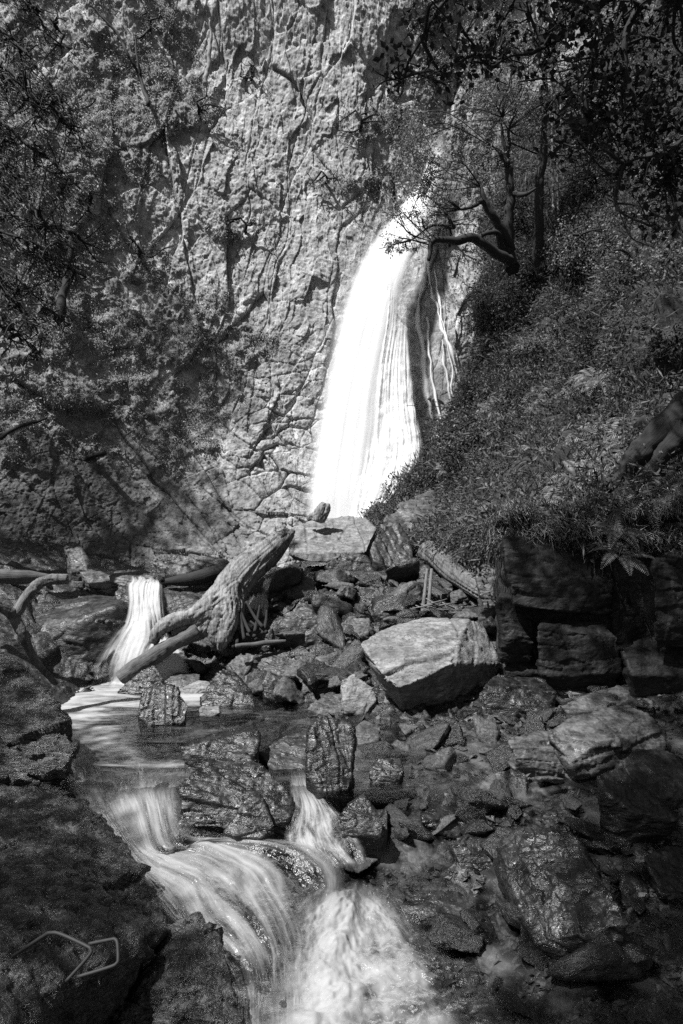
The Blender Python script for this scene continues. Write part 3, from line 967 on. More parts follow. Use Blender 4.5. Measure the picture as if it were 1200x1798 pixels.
# ---- loose stones
protos = []
for k in range(10):
    n = 11
    a = rng.normal(size=(n, 3))
    a /= np.linalg.norm(a, axis=1)[:, None]
    a *= np.array([1, .75, .5]) * rng.uniform(.8, 1.1, (n, 1))
    a[:, 2] = np.clip(a[:, 2], -.36, .36)
    for mk in ('mid', 'wet', 'dark'):
        me, s = make_rock_mesh('stone', a, M[mk], 300 + k, (0, 0, 1), 34, 1.1, 6)
        if mk == 'wet':
            protos.append([me])
        elif mk == 'mid':
            mmid = me
        else:
            pass
        if mk == 'dark':
            protos[-1] = {'mid': mmid, 'wet': protos[-1][0], 'dark': me}


def stones(n, box, s0, s1, label, group, mats=('mid', 'wet', 'dark'), power=2.0):
    k = tries = 0
    while k < n and tries < 4000:
        tries += 1
        px, py = rng.uniform(box[0], box[2]), rng.uniform(box[1], box[3])
        Y = float(hit(px, py))
        p = P(px, py, Y)
        s = s0 + (s1 - s0) * rng.random() ** power
        o = link('stone', protos[rng.integers(10)][mats[rng.integers(len(mats))]])
        o.location = (p[0], p[1], float(bed(p[0], p[1])) + s * .22)
        o.scale = (s, s * rng.uniform(.6, 1), s * rng.uniform(.6, 1.2))
        o.rotation_euler = (rng.normal(0, .35), rng.normal(0, .35) - .1, rng.uniform(0, 6.28))
        tag(o, label, 'stone', group)
        k += 1


stones(75, (470, 1010, 880, 1130), .16, .62, 'broken stone in the pile between the large pale slab and the falls', 'stones of the rock pile', power=1.6)
stones(45, (300, 1120, 640, 1235), .12, .42, 'broken stone between the splayed roots and the large pale slab', 'stones below the splayed roots', power=1.6)
stones(75, (620, 1260, 1080, 1460), .06, .30, 'small wet stone in the shallow rubble below the large pale slab', 'stones of the shallows')
stones(35, (860, 1190, 1200, 1290), .07, .24, 'stone among the rubble under the grassy ledge', 'stones under the ledge')
stones(35, (700, 1460, 1200, 1798), .06, .34, 'dark wet stone in the lower right stream', 'stones of the lower stream', mats=('wet',))
stones(20, (0, 985, 480, 1035), .10, .3, 'stone at the foot of the cliff above the small fall', 'stones at the cliff foot', mats=('mid', 'dark'))

# gravel: uncountable chips, one object
NG = 15000
px = rng.uniform(150, 1250, NG)
py = rng.uniform(1040, 1800, NG) ** 1.0
cen = []
Yt = np.array([[hit(a, b) for a in np.linspace(100, 1300, 25)] for b in np.linspace(1030, 1810, 40)])
iu = (px - 100) / 1200 * 24
iv = (py - 1030) / 780 * 39
i0, j0 = iv.astype(int), iu.astype(int)
fu, fv = iu - j0, iv - i0
Yv = (Yt[i0, j0] * (1 - fu) + Yt[i0, j0 + 1] * fu) * (1 - fv) + (Yt[i0 + 1, j0] * (1 - fu) + Yt[i0 + 1, j0 + 1] * fu) * fv
X = (px - 600) / F * Yv
Zg = bed(X, Yv) + bed_rough(X, Yv)
octa = np.array([[1, 0, .1], [.3, 1, 0], [-.9, .5, .1], [-.8, -.7, 0], [.5, -.9, .05], [.1, 0, .5], [-.2, .1, -.5]])
of = np.array([[0, 1, 5], [1, 2, 5], [2, 3, 5], [3, 4, 5], [4, 0, 5], [1, 0, 6], [2, 1, 6], [3, 2, 6], [4, 3, 6], [0, 4, 6]])
sz = (.008 + .045 * rng.random(NG) ** 3.5) * (Yv / 6) ** .6
an = rng.uniform(0, 6.28, NG)
jj = octa[None] * (1 + rng.uniform(-.45, .45, (NG, 7, 3))) * np.array([1, .7, .9])
c, s_ = np.cos(an)[:, None], np.sin(an)[:, None]
vx = jj[..., 0] * c - jj[..., 1] * s_
vy = jj[..., 0] * s_ + jj[..., 1] * c
vz = jj[..., 2] * .8 + vx * rng.normal(0, .6, (NG, 1)) + vy * rng.normal(0, .5, (NG, 1))
gv = np.stack([X[:, None] + vx * sz[:, None], Yv[:, None] + vy * sz[:, None], (Zg + sz * .2)[:, None] + vz * sz[:, None]], -1)
gf = of[None] + (np.arange(NG) * 7)[:, None, None]
tag(link('gravel', mesh_np('gravel', gv.reshape(-1, 3), gf.reshape(-1, 3), M['mid'], smooth=False)), 'slate chips and gravel strewn over the stream bed', 'gravel', kind='stuff')

# ------------------------------------------------------------------ tubes: logs, roots, branches
def tube(path, rad, seg=10, uvl=1.0, cap=True, wob=0.0, seed=0):
    path = np.asarray(path, float)
    rad = np.asarray(rad, float)
    n = len(path)
    tg = np.gradient(path, axis=0)
    tg /= np.linalg.norm(tg, axis=1)[:, None] + 1e-9
    up = np.array([0, 0, 1.0]) if abs(tg[0, 2]) < .9 else np.array([1.0, 0, 0])
    a = np.cross(tg[0], up)
    a /= np.linalg.norm(a)
    V, UV = [], []
    L = np.concatenate([[0], np.cumsum(np.linalg.norm(np.diff(path, axis=0), axis=1))])
    th = np.linspace(0, 2 * np.pi, seg, endpoint=False)
    for i in range(n):
        a = a - tg[i] * (a @ tg[i])
        a /= np.linalg.norm(a) + 1e-9
        b = np.cross(tg[i], a)
        ring = path[i] + rad[i] * (np.cos(th)[:, None] * a + np.sin(th)[:, None] * b)
        V.append(ring)
        UV.append(np.stack([np.abs(th / np.pi - 1) * .5, np.full(seg, L[i] * uvl)], -1))
    V = np.concatenate(V)
    UV = np.concatenate(UV)
    Fq = []
    for i in range(n - 1):
        for k in range(seg):
            k2 = (k + 1) % seg
            Fq.append((i * seg + k, i * seg + k2, (i + 1) * seg + k2, (i + 1) * seg + k))
    if cap:
        for i, c in ((0, path[0] - tg[0] * rad[0] * .1), (n - 1, path[-1] + tg[-1] * rad[-1] * .1)):
            ci = len(V)
            V = np.concatenate([V, [c]])
            UV = np.concatenate([UV, [[0, 0]]])
            for k in range(seg):
                k2 = (k + 1) % seg
                q = (i * seg + k2, i * seg + k, ci, ci) if i == 0 else (i * seg + k, i * seg + k2, ci, ci)
                Fq.append(q)
    return V, Fq, UV


def build_tubes(name, tubes, mat, org, rough=0.0, seed=0):
    V, Fc, UV, off = [], [], [], 0
    for v, f, u in tubes:
        V.append(v)
        UV.append(u)
        Fc += [tuple(dict.fromkeys(i + off for i in q)) for q in f]
        off += len(v)
    V = np.concatenate(V)
    UV = np.concatenate(UV)
    me = bpy.data.meshes.new(name)
    me.from_pydata([tuple(v) for v in V - org], [], Fc)
    l = me.uv_layers.new(name='UVMap')
    idx = np.empty(len(me.loops), np.int32)
    me.loops.foreach_get('vertex_index', idx)
    l.data.foreach_set('uv', np.ascontiguousarray(UV[idx], dtype=np.float32).ravel())
    me.update()
    me.polygons.foreach_set('use_smooth', np.full(len(me.polygons), True))
    if rough:
        co, no = me_co(me)
        d = fbm((co + org) * 4, 4, seed) * rough + fbm((co + org) * 14, 3, seed + 3) * rough * .4
        me.vertices.foreach_set('co', np.ascontiguousarray(co + no * d[:, None], dtype=np.float32).ravel())
    me.materials.append(mat)
    me.update()
    return me


def smooth_path(pts, rad, n):
    c = cr(np.array([list(p) + [r] for p, r in zip(pts, rad)]), n)
    return c[:, :3], np.maximum(c[:, 3], .002)


def log(label, pts, rad, mat, name='log', cat='log', n=40, seg=22, rough=.02, seed=1, group=None, wig=.03):
    W = np.array([P(*p) for p in pts])
    p, r = smooth_path(W, rad, n)
    p = p + np.stack([fbm(p * 1.5 + k * 7, 3, seed + k) for k in range(3)], -1) * wig
    r = r * (1 + .12 * fbm(p * 3, 2, seed + 9))
    org = p[0].copy()
    me = build_tubes(name, [tube(p, r, seg)], mat, org, rough, seed)
    return tag(link(name, me, loc=org), label, cat, group)


def wood_union(name, label, cat, chains, mat, vox=.018, smooth=3, seed=5, ridge=.02):
    """several tapering limbs grown together into one piece of wood"""
    bm = bmesh.new()
    allp, allt = [], []
    for pts, rad in chains:
        W = np.array([P(*p) for p in pts])
        p, r = smooth_path(W, rad, max(8, len(pts) * 6))
        v, f, _ = tube(p, r, 14)
        base = [bm.verts.new(tuple(q)) for q in v]
        for q in f:
            q = tuple(dict.fromkeys(q))
            bm.faces.new([base[i] for i in q])
        tg = np.gradient(p, axis=0)
        tg /= np.linalg.norm(tg, axis=1)[:, None]
        allp.append(p)
        allt.append(tg)
    me = remesh_eval(bm, vox, smooth)
    co, no = me_co(me)
    AP, AT = np.concatenate(allp), np.concatenate(allt)
    near = np.empty(len(co), int)
    for i in range(0, len(co), 4000):
        near[i:i + 4000] = ((co[i:i + 4000, None] - AP[None]) ** 2).sum(-1).argmin(1)
    T = AT[near]
    rel = co - AP[near]
    along = (AP[near] * T).sum(1)
    al_ = (rel * T).sum(1)
    q = (rel - T * al_[:, None]) * 20 + ((along + al_) * .45)[:, None]
    d = (1 - np.abs(fbm(q, 4, seed)) * 2.4) * ridge + fbm(co * 2.2, 2, seed + 4) * ridge * 1.1
    co = co + no * d[:, None]
    org = np.array([co[:, 0].mean(), co[:, 1].mean(), co[:, 2].min()])
    finish(me, co - org, mat)
    me.name = name
    return tag(link(name, me, loc=org), label, cat)


wm, ns_, ls_ = new_mat('driftwood_grain')
lv, v0 = coords(ns_, ls_, (5, 1.5, 1.2), (0, .8, .2), perobj=False)
a_ = noise(ns_, ls_, lv, 5, 9, .7, .9)
b_ = noise(ns_, ls_, v0, 2.5, 6, .6)
s__ = math_(ns_, ls_, 'ADD', math_(ns_, ls_, 'MULTIPLY', a_, .65), math_(ns_, ls_, 'MULTIPLY', b_, .35))
r__ = ramp(ns_, [(.38, .03), (.62, .27)])
ls_.new(s__, r__.inputs[0])
bb = ns_.new('ShaderNodeBump')
bb.inputs['Strength'].default_value = .9
bb.inputs['Distance'].default_value = .03
ls_.new(s__, bb.inputs['Height'])
pp = ns_.new('ShaderNodeBsdfPrincipled')
pp.inputs['Roughness'].default_value = .8
ls_.new(r__.outputs[0], pp.inputs['Base Color'])
ls_.new(bb.outputs[0], pp.inputs['Normal'])
oo = ns_.new('ShaderNodeOutputMaterial')
ls_.new(pp.outputs[0], oo.inputs[0])
M['drift'] = wm
wm2 = wm.copy()
wm2.name = 'dark_driftwood'
for n_ in wm2.node_tree.nodes:
    if n_.bl_idname == 'ShaderNodeValToRGB':
        n_.color_ramp.elements[0].color = g(.015)
        n_.color_ramp.elements[1].color = g(.16)
M['drift2'] = wm2

Yd = 10.0
wood_union('driftwood_trunk', 'weathered driftwood trunk with splayed roots leaning on the rock pile', 'driftwood', [
    ([(508, 937, 11.0), (480, 960, 10.7), (445, 990, 10.3), (410, 1028, 9.9), (390, 1065, 9.6)], [.10, .19, .22, .25, .24]),
    ([(515, 932, 11.1), (490, 962, 10.8), (470, 985, 10.6)], [.03, .09, .12]),
    ([(398, 1040, 9.75), (370, 1062, 9.5), (335, 1082, 9.3), (300, 1092, 9.15), (278, 1108, 9.1), (270, 1128, 9.1)], [.22, .16, .09, .08, .06, .035]),
    ([(385, 1065, 9.6), (360, 1080, 9.4), (335, 1100, 9.3), (305, 1112, 9.2)], [.2, .12, .07, .04]),
    ([(385, 1060, 9.6), (362, 1095, 9.4), (345, 1115, 9.3), (325, 1122, 9.2)], [.22, .13, .08, .04]),
    ([(395, 1060, 9.6), (398, 1095, 9.4), (392, 1120, 9.3), (386, 1142, 9.25)], [.22, .13, .10, .04]),
    ([(388, 1075, 9.5), (376, 1108, 9.35), (378, 1130, 9.3)], [.2, .1, .04]),
    ([(405, 1050, 9.7), (408, 1085, 9.55), (398, 1110, 9.5)], [.2, .12, .05])], M['drift'], vox=.016, ridge=.028)
log('straight barked log propped across the small fall', [(212, 1192, 9.0), (250, 1166, 9.05), (300, 1135, 9.1), (348, 1106, 9.2)], [.105, .11, .10, .085], M['woodm'], seed=3, rough=.035, n=70, seg=34)
log('dark log wedged behind the driftwood trunk', [(290, 1022, 10.2), (335, 1018, 10.3), (380, 1006, 10.5), (440, 985, 10.9)], [.05, .1, .11, .12], M['woodd'], seed=4)
wood_union('fallen_log', 'smooth barkless grey log lying downhill under the bank', 'log', [
    ([(752, 965, 12.3), (775, 985, 11.8), (800, 1008, 11.2), (835, 1030, 10.5), (870, 1046, 9.9)], [.17, .17, .16, .15, .14]),
    ([(745, 968, 12.4), (760, 972, 12.2), (770, 985, 12)], [.15, .22, .16]),
    ([(775, 952, 12.2), (782, 970, 12.0), (790, 1000, 11.6)], [.05, .09, .1])], M['drift2'], vox=.018, ridge=.018)
log('short thick log lying crosswise behind the fallen grey log', [(830, 975, 11.2), (860, 972, 10.9), (900, 962, 10.6)], [.13, .15, .17], M['woodm'], seed=6)
log('sawn stub of log standing behind the fallen grey log', [(838, 1002, 11.0), (843, 990, 11.0), (850, 978, 11.0)], [.12, .12, .12], M['wood'], seed=7, n=10)
log('pale log lying flat at the left edge', [(-80, 1008, 8.4), (0, 1012, 8.5), (60, 1014, 8.7), (120, 1020, 8.9)], [.09, .085, .08, .05], M['woodm'], seed=8)
wood_union('forked_branch', 'crooked forked branch leaning over the left bank', 'branch', [
    ([(118, 1017, 7.9), (85, 1018, 7.85), (62, 1030, 7.8), (42, 1055, 7.7), (25, 1078, 7.6), (0, 1062, 7.5), (-40, 1040, 7.4)], [.055, .06, .055, .045, .055, .05, .05]),
    ([(22, 1076, 7.6), (40, 1115, 7.6), (62, 1160, 7.7), (100, 1202, 7.8)], [.05, .04, .035, .02])], M['drift2'], vox=.012, ridge=.012)
wood_union('stump', 'jagged broken stump on the pale square-cut rock', 'stump', [
    ([(556, 915, 13.0), (562, 898, 13.0), (570, 884, 13.0)], [.11, .10, .05]),
    ([(562, 912, 13.0), (574, 895, 13.0), (577, 885, 13.0)], [.1, .06, .03]), ([(540, 912, 13.0), (552, 905, 13.0), (565, 905, 13.0)], [.04, .07, .08])], M['drift'], vox=.016)
for k, (a, b) in enumerate((((742, 1084), (750, 1000)), ((752, 1082), (758, 1000)))):
    log(('left' if k == 0 else 'right') + ' one of the two thin poles leaning behind the large pale slab', [(a[0], a[1], 9.9), ((a[0] + b[0]) / 2, (a[1] + b[1]) / 2, 10.1), (b[0], b[1], 10.4)],
        [.03, .028, .025], M['wood'], name='pole', cat='pole', seg=8, rough=.004, wig=.01)
log('stick lying on the stones right of the splayed roots', [(415, 1134, 9.1), (460, 1130, 9.2), (504, 1126, 9.3)], [.03, .035, .025], M['woodm'], name='stick', cat='stick', seg=8, rough=.005)
log('upper of two black logs sliding down the fern bank', [(1065, 862, 9.0), (1100, 828, 8.9), (1150, 770, 8.8), (1215, 700, 8.7)], [.16, .15, .14, .14], M['woodd'], seed=12, wig=.12, rough=.06, n=70, seg=32)
log('lower of two black logs sliding down the fern bank', [(1075, 885, 8.8), (1115, 850, 8.7), (1160, 805, 8.6), (1215, 745, 8.5)], [.13, .12, .12, .12], M['woodd'], seed=14, wig=.12, rough=.06, n=70, seg=32)
log('rotten beam end sticking out of the overgrown cliff', [(148, 806, float(ray(148, 806)[0][1]) + .05), (165, 800, float(ray(165, 800)[0][1]) - .15), (184, 795, float(ray(184, 795)[0][1]) - .5)], [.05, .06, .06], M['woodd'], seed=15, n=10, wig=.01)
# sticks: root tangle and twig heap
sticks = [((420, 1070), (440, 1110)), ((430, 1055), (462, 1100)), ((440, 1090), (470, 1110)), ((412, 1088), (418, 1130)), ((455, 1062), (448, 1108)), ((468, 1070), (462, 1112)),
          ((405, 1108), (450, 1116)), ((400, 1118), (412, 1136)), ((424, 1100), (452, 1122)), ((418, 1064), (430, 1122))]
for a, b in sticks:
    log('broken stick in the tangle under the driftwood trunk', [(a[0], a[1], 9.5), ((a[0] + b[0]) / 2 + rng.uniform(-4, 4), (a[1] + b[1]) / 2, 9.4), (b[0], b[1], 9.25)],
        [.012, .02, .025], M['woodd'], name='stick', cat='stick', seg=7, rough=.003, n=14, group='sticks under the driftwood trunk')
for k in range(16):
    cx, cy = rng.uniform(755, 790), rng.uniform(1060, 1082)
    a = rng.uniform(-.9, .5)
    l = rng.uniform(18, 34)
    dx, dy = l * math.cos(a), l * math.sin(a)
    log('thin twig in the heap behind the large pale slab', [(cx - dx, cy + dy * .6 - 3, 9.9), (cx, cy - 3, 9.8), (cx + dx, cy - dy * .6 - 3, 9.9)],
        [.008, .012, .008], M['wood'], name='twig', cat='twig', seg=6, rough=.002, n=10, group='twigs in the heap')

# iron rungs
def iron(label, pts, r=.0075):
    W = np.array([P(*p) for p in pts])
    out = []
    for i in range(len(W)):
        if 0 < i < len(W) - 1:
            a, b, c = W[i - 1], W[i], W[i + 1]
            f = .22
            out += [b + (a - b) * f, b + (a - b) * f * .3 + (c - b) * f * .3 * .6, b + (c - b) * f]
        else:
            out.append(W[i])
    p, rr = smooth_path(out, [r] * len(out), 60)
    me = build_tubes('iron_rung', [tube(p, rr, 10)], M['iron'], p[0], .001, 2)
    tag(link('iron_rung', me, loc=p[0]), label, 'rung', 'bent iron rungs in the lower left rock')


iron('longer bent iron bar rising in a peak from the lower left rock', [(22, 1680, 2.95), (92, 1634, 2.88), (166, 1668, 2.82), (116, 1724, 2.78)])
iron('shorter squared iron loop right of the peaked bar', [(156, 1658, 2.86), (206, 1648, 2.84), (208, 1694, 2.78), (136, 1716, 2.78)])

# ------------------------------------------------------------------ water
def water(name, rows, nr, nc, mat, amp=0.0, sc=4, seed=0, label=None, layers=1, off=.12, fade=.12, edge=.0, gq=(14, 3), dk=1.0, uf=.12):
    ctrl = np.array([[list(P(q[0], q[1], q[2])) + [q[3]] for q in r] for r in rows])
    s = sheet(ctrl, nr, nc)
    pos, dens = s[..., :3], np.clip(s[..., 3] * dk, 0, 1.3)
    n = gnormals(pos)
    if (n[..., 1] * -1 + n[..., 2]).mean() < 0:
        n = -n
    u, v = np.meshgrid(np.linspace(0, 1, nc), np.linspace(0, 1, nr))
    Vs, Fs, Us, Ds = [], [], [], []
    thin = 1 - sstep(0, uf, u + .02 * fbm(np.stack([u * 9, v * 30, u * 0], -1), 3, 1)) * sstep(0, uf, 1 - u) * sstep(0, fade, v + .05 * fbm(np.stack([u * 9, v * 3, u * 0], -1), 3, 2)) * sstep(0, .05, 1 - v)
    for L in range(layers):
        q = np.stack([u * gq[0] + L * 5, v * gq[1], u * 0], -1)
        d = fbm(q, 4, seed + L) * amp + fbm(pos * sc + L, 4, seed + 20) * amp * .7
        p = pos + n * (d + L * off)[..., None]
        if edge:
            p = p.copy()
            sgn = np.where(u < .5, -1, 1)
            p[..., 0] += sgn * (fbm(np.stack([v * 9, u * 0 + L, sgn * 1.0], -1), 4, seed + 31 + L) * edge) * np.abs(u - .5) * 2
        Vs.append(p.reshape(-1, 3))
        Fs.append(grid_faces(nr, nc) + L * nr * nc)
        Us.append(np.stack([u + L * .37, v + L * .21], -1).reshape(-1, 2))
        Ds.append((dens - .08 * L).ravel())
    me = mesh_np(name, np.concatenate(Vs), np.concatenate(Fs), mat, True, np.concatenate(Us), {'dens': np.concatenate(Ds), 'thin': np.tile(thin.ravel(), layers)})
    return tag(link(name, me), label, None, None, 'structure')


# main fall: free-falling white core
def five(py, l, r, Y, d):
    return [(l + (r - l) * t, py, Y + dy, dd) for t, dd, dy in zip((-.45, -.1, .2, .5, .78, 1.05, 1.3), d, (.1, .04, 0, 0, 0, .05, .1))]


K = [0, .36, 1.1, 1.3, 1.15, .5, 0]
core = [five(240, 765, 778, 19.4, K), five(290, 752, 770, 18.9, K), five(335, 735, 756, 18.5, K), five(368, 712, 748, 18.1, K), five(400, 690, 742, 17.7, K), five(440, 660, 722, 17.3, K),
        five(480, 638, 705, 17.0, K), five(540, 616, 690, 16.7, K), five(620, 596, 672, 16.4, K), five(700, 580, 658, 16.1, K), five(780, 566, 645, 15.85, K),
        five(860, 555, 634, 15.6, K), five(930, 548, 628, 15.45, K), five(1000, 546, 625, 15.3, K)]
water('waterfall', core, 420, 90, M['fall'], .015, 1.2, 3, 'tall white waterfall dropping down the cliff', layers=3, off=.09, edge=.2, fade=.2)
V = lambda *a: list(a)
veil = [[(665, 470, 16.85, 0), (685, 470, 16.85, 0.41), (700, 470, 16.85, 0.14), (712, 470, 16.85, 0), (722, 470, 16.85, 0)],
        [(655, 560, 16.55, 0.68), (680, 560, 16.55, 0.81), (700, 560, 16.55, 0.34), (712, 560, 16.55, 0.27), (724, 560, 16.55, 0)],
        [(645, 640, 16.35, 1), (668, 640, 16.25, 0.94), (690, 640, 16.25, 0.68), (710, 640, 16.25, 0.68), (724, 640, 16.35, 0.07)],
        [(635, 720, 16.15, 1), (660, 720, 16, 0.81), (688, 720, 15.95, 0.74), (714, 720, 15.95, 0.81), (732, 720, 16.05, 0.14)],
        [(625, 790, 15.85, 1), (655, 790, 15.75, 0.68), (690, 790, 15.65, 0.81), (722, 790, 15.65, 0.88), (744, 790, 15.75, 0.14)],
        [(615, 850, 15.65, 1), (645, 850, 15.45, 0.68), (680, 850, 15.35, 0.74), (705, 850, 15.35, 0.81), (724, 850, 15.45, 0.14)],
        [(605, 920, 15.35, 1), (630, 920, 15.25, 0.94), (650, 920, 15.15, 0.81), (662, 920, 15.15, 0.68), (672, 920, 15.15, 0)],
        [(600, 1000, 15.15, 1), (625, 1000, 15.05, 0.94), (640, 1000, 14.95, 0.81), (650, 1000, 14.95, 0.68), (660, 1000, 14.95, 0)]]
water('waterfall_veil', veil, 300, 160, M['veil'], .07, 3, 9, 'thin spreading veil on the right side of the waterfall', layers=2, off=.07)
# trickles down the slabs
for k, (pts, w) in enumerate((([(742, 490), (740, 530), (736, 580), (744, 640), (750, 700), (768, 760), (772, 790)], .07),
                              ([(752, 455), (756, 500), (770, 550), (786, 605), (800, 645)], .035),
                              ([(712, 620), (722, 680), (732, 740), (742, 800)], .03),
                              ([(764, 480), (772, 540), (784, 600), (792, 660), (796, 700)], .025),
                              ([(748, 560), (756, 620), (764, 690), (780, 750)], .03),
                              ([(776, 600), (780, 650), (790, 710)], .02))):
    W = []
    for (a, b) in pts:
        h = ray(a, b)
        W.append(h[0] + np.array([0, -.12, .03]))
    W = cr(np.array(W), 60)
    wd = w * (1 + 1.2 * fbm(W * 2, 3, 60 + k))
    W[:, 0] += .12 * fbm(W * 1.5, 3, 70 + k)
    dx = np.array([1, 0, 0.1])
    ribs = np.stack([W + dx * (wd * s)[:, None] + np.array([0, .05 * abs(s), 0]) for s in (-1.3, -.5, 0, .5, 1.3)], 1)
    u, v = np.meshgrid(np.linspace(0, .15, 5), np.linspace(0, 1, 60))
    D = np.tile([0, .75, 1, .75, 0], (60, 1)) + .25 * fbm(W * 3, 2, 5)[:, None] * np.array([0, 1, 1, 1, 0])
    tag(link('trickle', mesh_np('trickle', ribs.reshape(-1, 3), grid_faces(60, 5), M['fall'], True, np.stack([u, v], -1).reshape(-1, 2), {'dens': D.ravel()})),
        'thin trickle running down the slab right of the waterfall', None, None, 'structure')
# small fall
sf = [[(215, 1012, 11.6, .1), (235, 1012, 11.6, .3), (258, 1012, 11.6, .3), (282, 1012, 11.6, .3), (300, 1012, 11.6, 0)],
      [(228, 1024, 10.7, .3), (245, 1022, 10.7, .6), (262, 1022, 10.7, .6), (276, 1022, 10.7, .3), (282, 1022, 10.7, 0)],
      [(224, 1032, 10.15, .7), (240, 1032, 10.1, .9), (258, 1032, 10.1, .9), (274, 1032, 10.1, .8), (286, 1032, 10.15, .3)],
      [(224, 1060, 9.8, .6), (240, 1060, 9.8, .95), (256, 1060, 9.8, 1), (272, 1060, 9.8, .9), (286, 1060, 9.85, .3)],
      [(216, 1095, 9.6, .4), (238, 1095, 9.6, 1), (258, 1095, 9.55, 1.1), (276, 1095, 9.65, 1), (292, 1095, 9.7, .3)],
      [(192, 1125, 9.45, .3), (224, 1125, 9.4, .7), (255, 1125, 9.35, 1.1), (280, 1125, 9.6, 1.1), (302, 1125, 9.7, .6)],
      [(168, 1160, 9.3, .25), (208, 1160, 9.2, .6), (245, 1160, 9.15, 1.0), (285, 1158, 9.2, 1.2), (330, 1155, 9.35, .9)],
      [(152, 1195, 9.3, .3), (195, 1198, 9.2, .6), (240, 1198, 9.15, 1.1), (288, 1196, 9.2, 1.2), (338, 1192, 9.3, .8)],
      [(140, 1215, 9.1, .4), (190, 1215, 9.0, .8), (240, 1215, 9.0, 1), (290, 1215, 9.0, 1), (340, 1212, 9.1, .5)]]
water('small_waterfall', sf, 150, 110, M['fall2'], .04, 5, 15, 'small white fall fanning out between two boulders', layers=2, off=.05, fade=.1)
water('small_waterfall', [[(436, 1045, 10.6, .3), (450, 1042, 10.6, 1), (462, 1042, 10.6, 1), (472, 1045, 10.6, .3)], [(432, 1070, 10.3, .5), (448, 1070, 10.3, 1), (460, 1070, 10.3, 1), (474, 1070, 10.3, .5)],
                          [(420, 1105, 10.0, .5), (440, 1105, 10.0, 1), (458, 1105, 10, 1), (474, 1105, 10, .4)]], 40, 40, M['fall2'], .04, 5, 16, 'glimpse of white water behind the stick tangle')

# pool: level sheet, foam near the small fall
pxs, pys = np.linspace(-6.0, 4.0, 260), np.linspace(5.35, 9.8, 220)
qy, qx = np.meshgrid(pys, pxs, indexing='ij')
pz = .1 + .012 * fbm(np.stack([qx * 2.2, qy * 3.5, qx * 0], -1), 4, 200) + .004 * fbm(np.stack([qx * 9, qy * 14, qx * 0], -1), 3, 201)
ppx, ppy = PX(np.stack([qx, qy, pz], -1))


def pb(cx, cy, rx, ry, rot=0):
    a, b = ppx - cx, ppy - cy
    c, s = math.cos(rot), math.sin(rot)
    return np.exp(-(((a * c + b * s) / rx) ** 2 + ((-a * s + b * c) / ry) ** 2))


pd = .55 * pb(190, 1212, 140, 26) + .45 * pb(110, 1240, 60, 30) + .45 * pb(175, 1290, 60, 30, .6) + .35 * pb(340, 1225, 60, 15) + .3 * pb(270, 1345, 90, 20) + .3 * pb(880, 1275, 90, 12) + .35 * pb(950, 1270, 50, 8) + .08
tag(link('pool_water', mesh_np('pool_water', np.stack([qx, qy, pz], -1).reshape(-1, 3), grid_faces(*qx.shape), M['pool'], True,
                               np.stack([qx * .12, qy * .3], -1).reshape(-1, 2), {'dens': pd, 'thin': 1 - sstep(5.4, 5.8, qy + .15 * fbm(np.stack([qx * 2, qy * 2, qx * 0], -1), 3, 7)) * sstep(0, .8, 1.2 - qx)})), 'dark rippled pool below the small fall', kind='structure')

cas = [[(70, 1310, 6.4, .1), (180, 1310, 6.4, .1), (260, 1310, 6.4, .1), (345, 1312, 6.4, .05)],
       [(95, 1350, 6.0, .15), (185, 1350, 6.0, .2), (260, 1348, 6.0, .2), (340, 1345, 6.0, .1)],
       [(118, 1385, 5.72, .35), (190, 1388, 5.7, .55), (260, 1380, 5.75, .4), (335, 1372, 5.85, .15)],
       [(145, 1418, 5.42, .8), (205, 1422, 5.42, .9), (265, 1402, 5.58, 1.0), (325, 1405, 5.6, .3)],
       [(186, 1465, 5.1, .8), (240, 1478, 5.08, .75), (290, 1488, 5.05, .5), (345, 1452, 5.25, .25)],
       [(220, 1512, 4.9, 1), (280, 1512, 4.92, 1.1), (360, 1482, 5.1, 1.1), (450, 1470, 5.2, .5)],
       [(250, 1560, 4.7, .8), (340, 1550, 4.75, 1.1), (440, 1520, 4.95, .55), (560, 1478, 5.15, .9)],
       [(285, 1605, 4.5, .3), (380, 1610, 4.5, .95), (480, 1570, 4.75, .5), (606, 1522, 5.0, .7)],
       [(330, 1652, 4.3, .05), (430, 1670, 4.3, .5), (512, 1645, 4.42, .45), (600, 1580, 4.78, .6)],
       [(375, 1700, 4.15, .2), (450, 1730, 4.1, .15), (514, 1715, 4.15, .5), (572, 1650, 4.45, .8)],
       [(385, 1770, 3.9, .9), (450, 1790, 3.85, .8), (515, 1780, 3.9, .9), (575, 1725, 4.15, .9)],
       [(380, 1870, 3.6, .9), (450, 1890, 3.55, .9), (515, 1885, 3.6, 1), (585, 1850, 3.75, 1)]]
water('cascade', cas, 340, 260, M['stream'], .04, 3, 44, 'streaked white water sliding down between black rocks', gq=(9, 5), dk=.52, fade=.3)
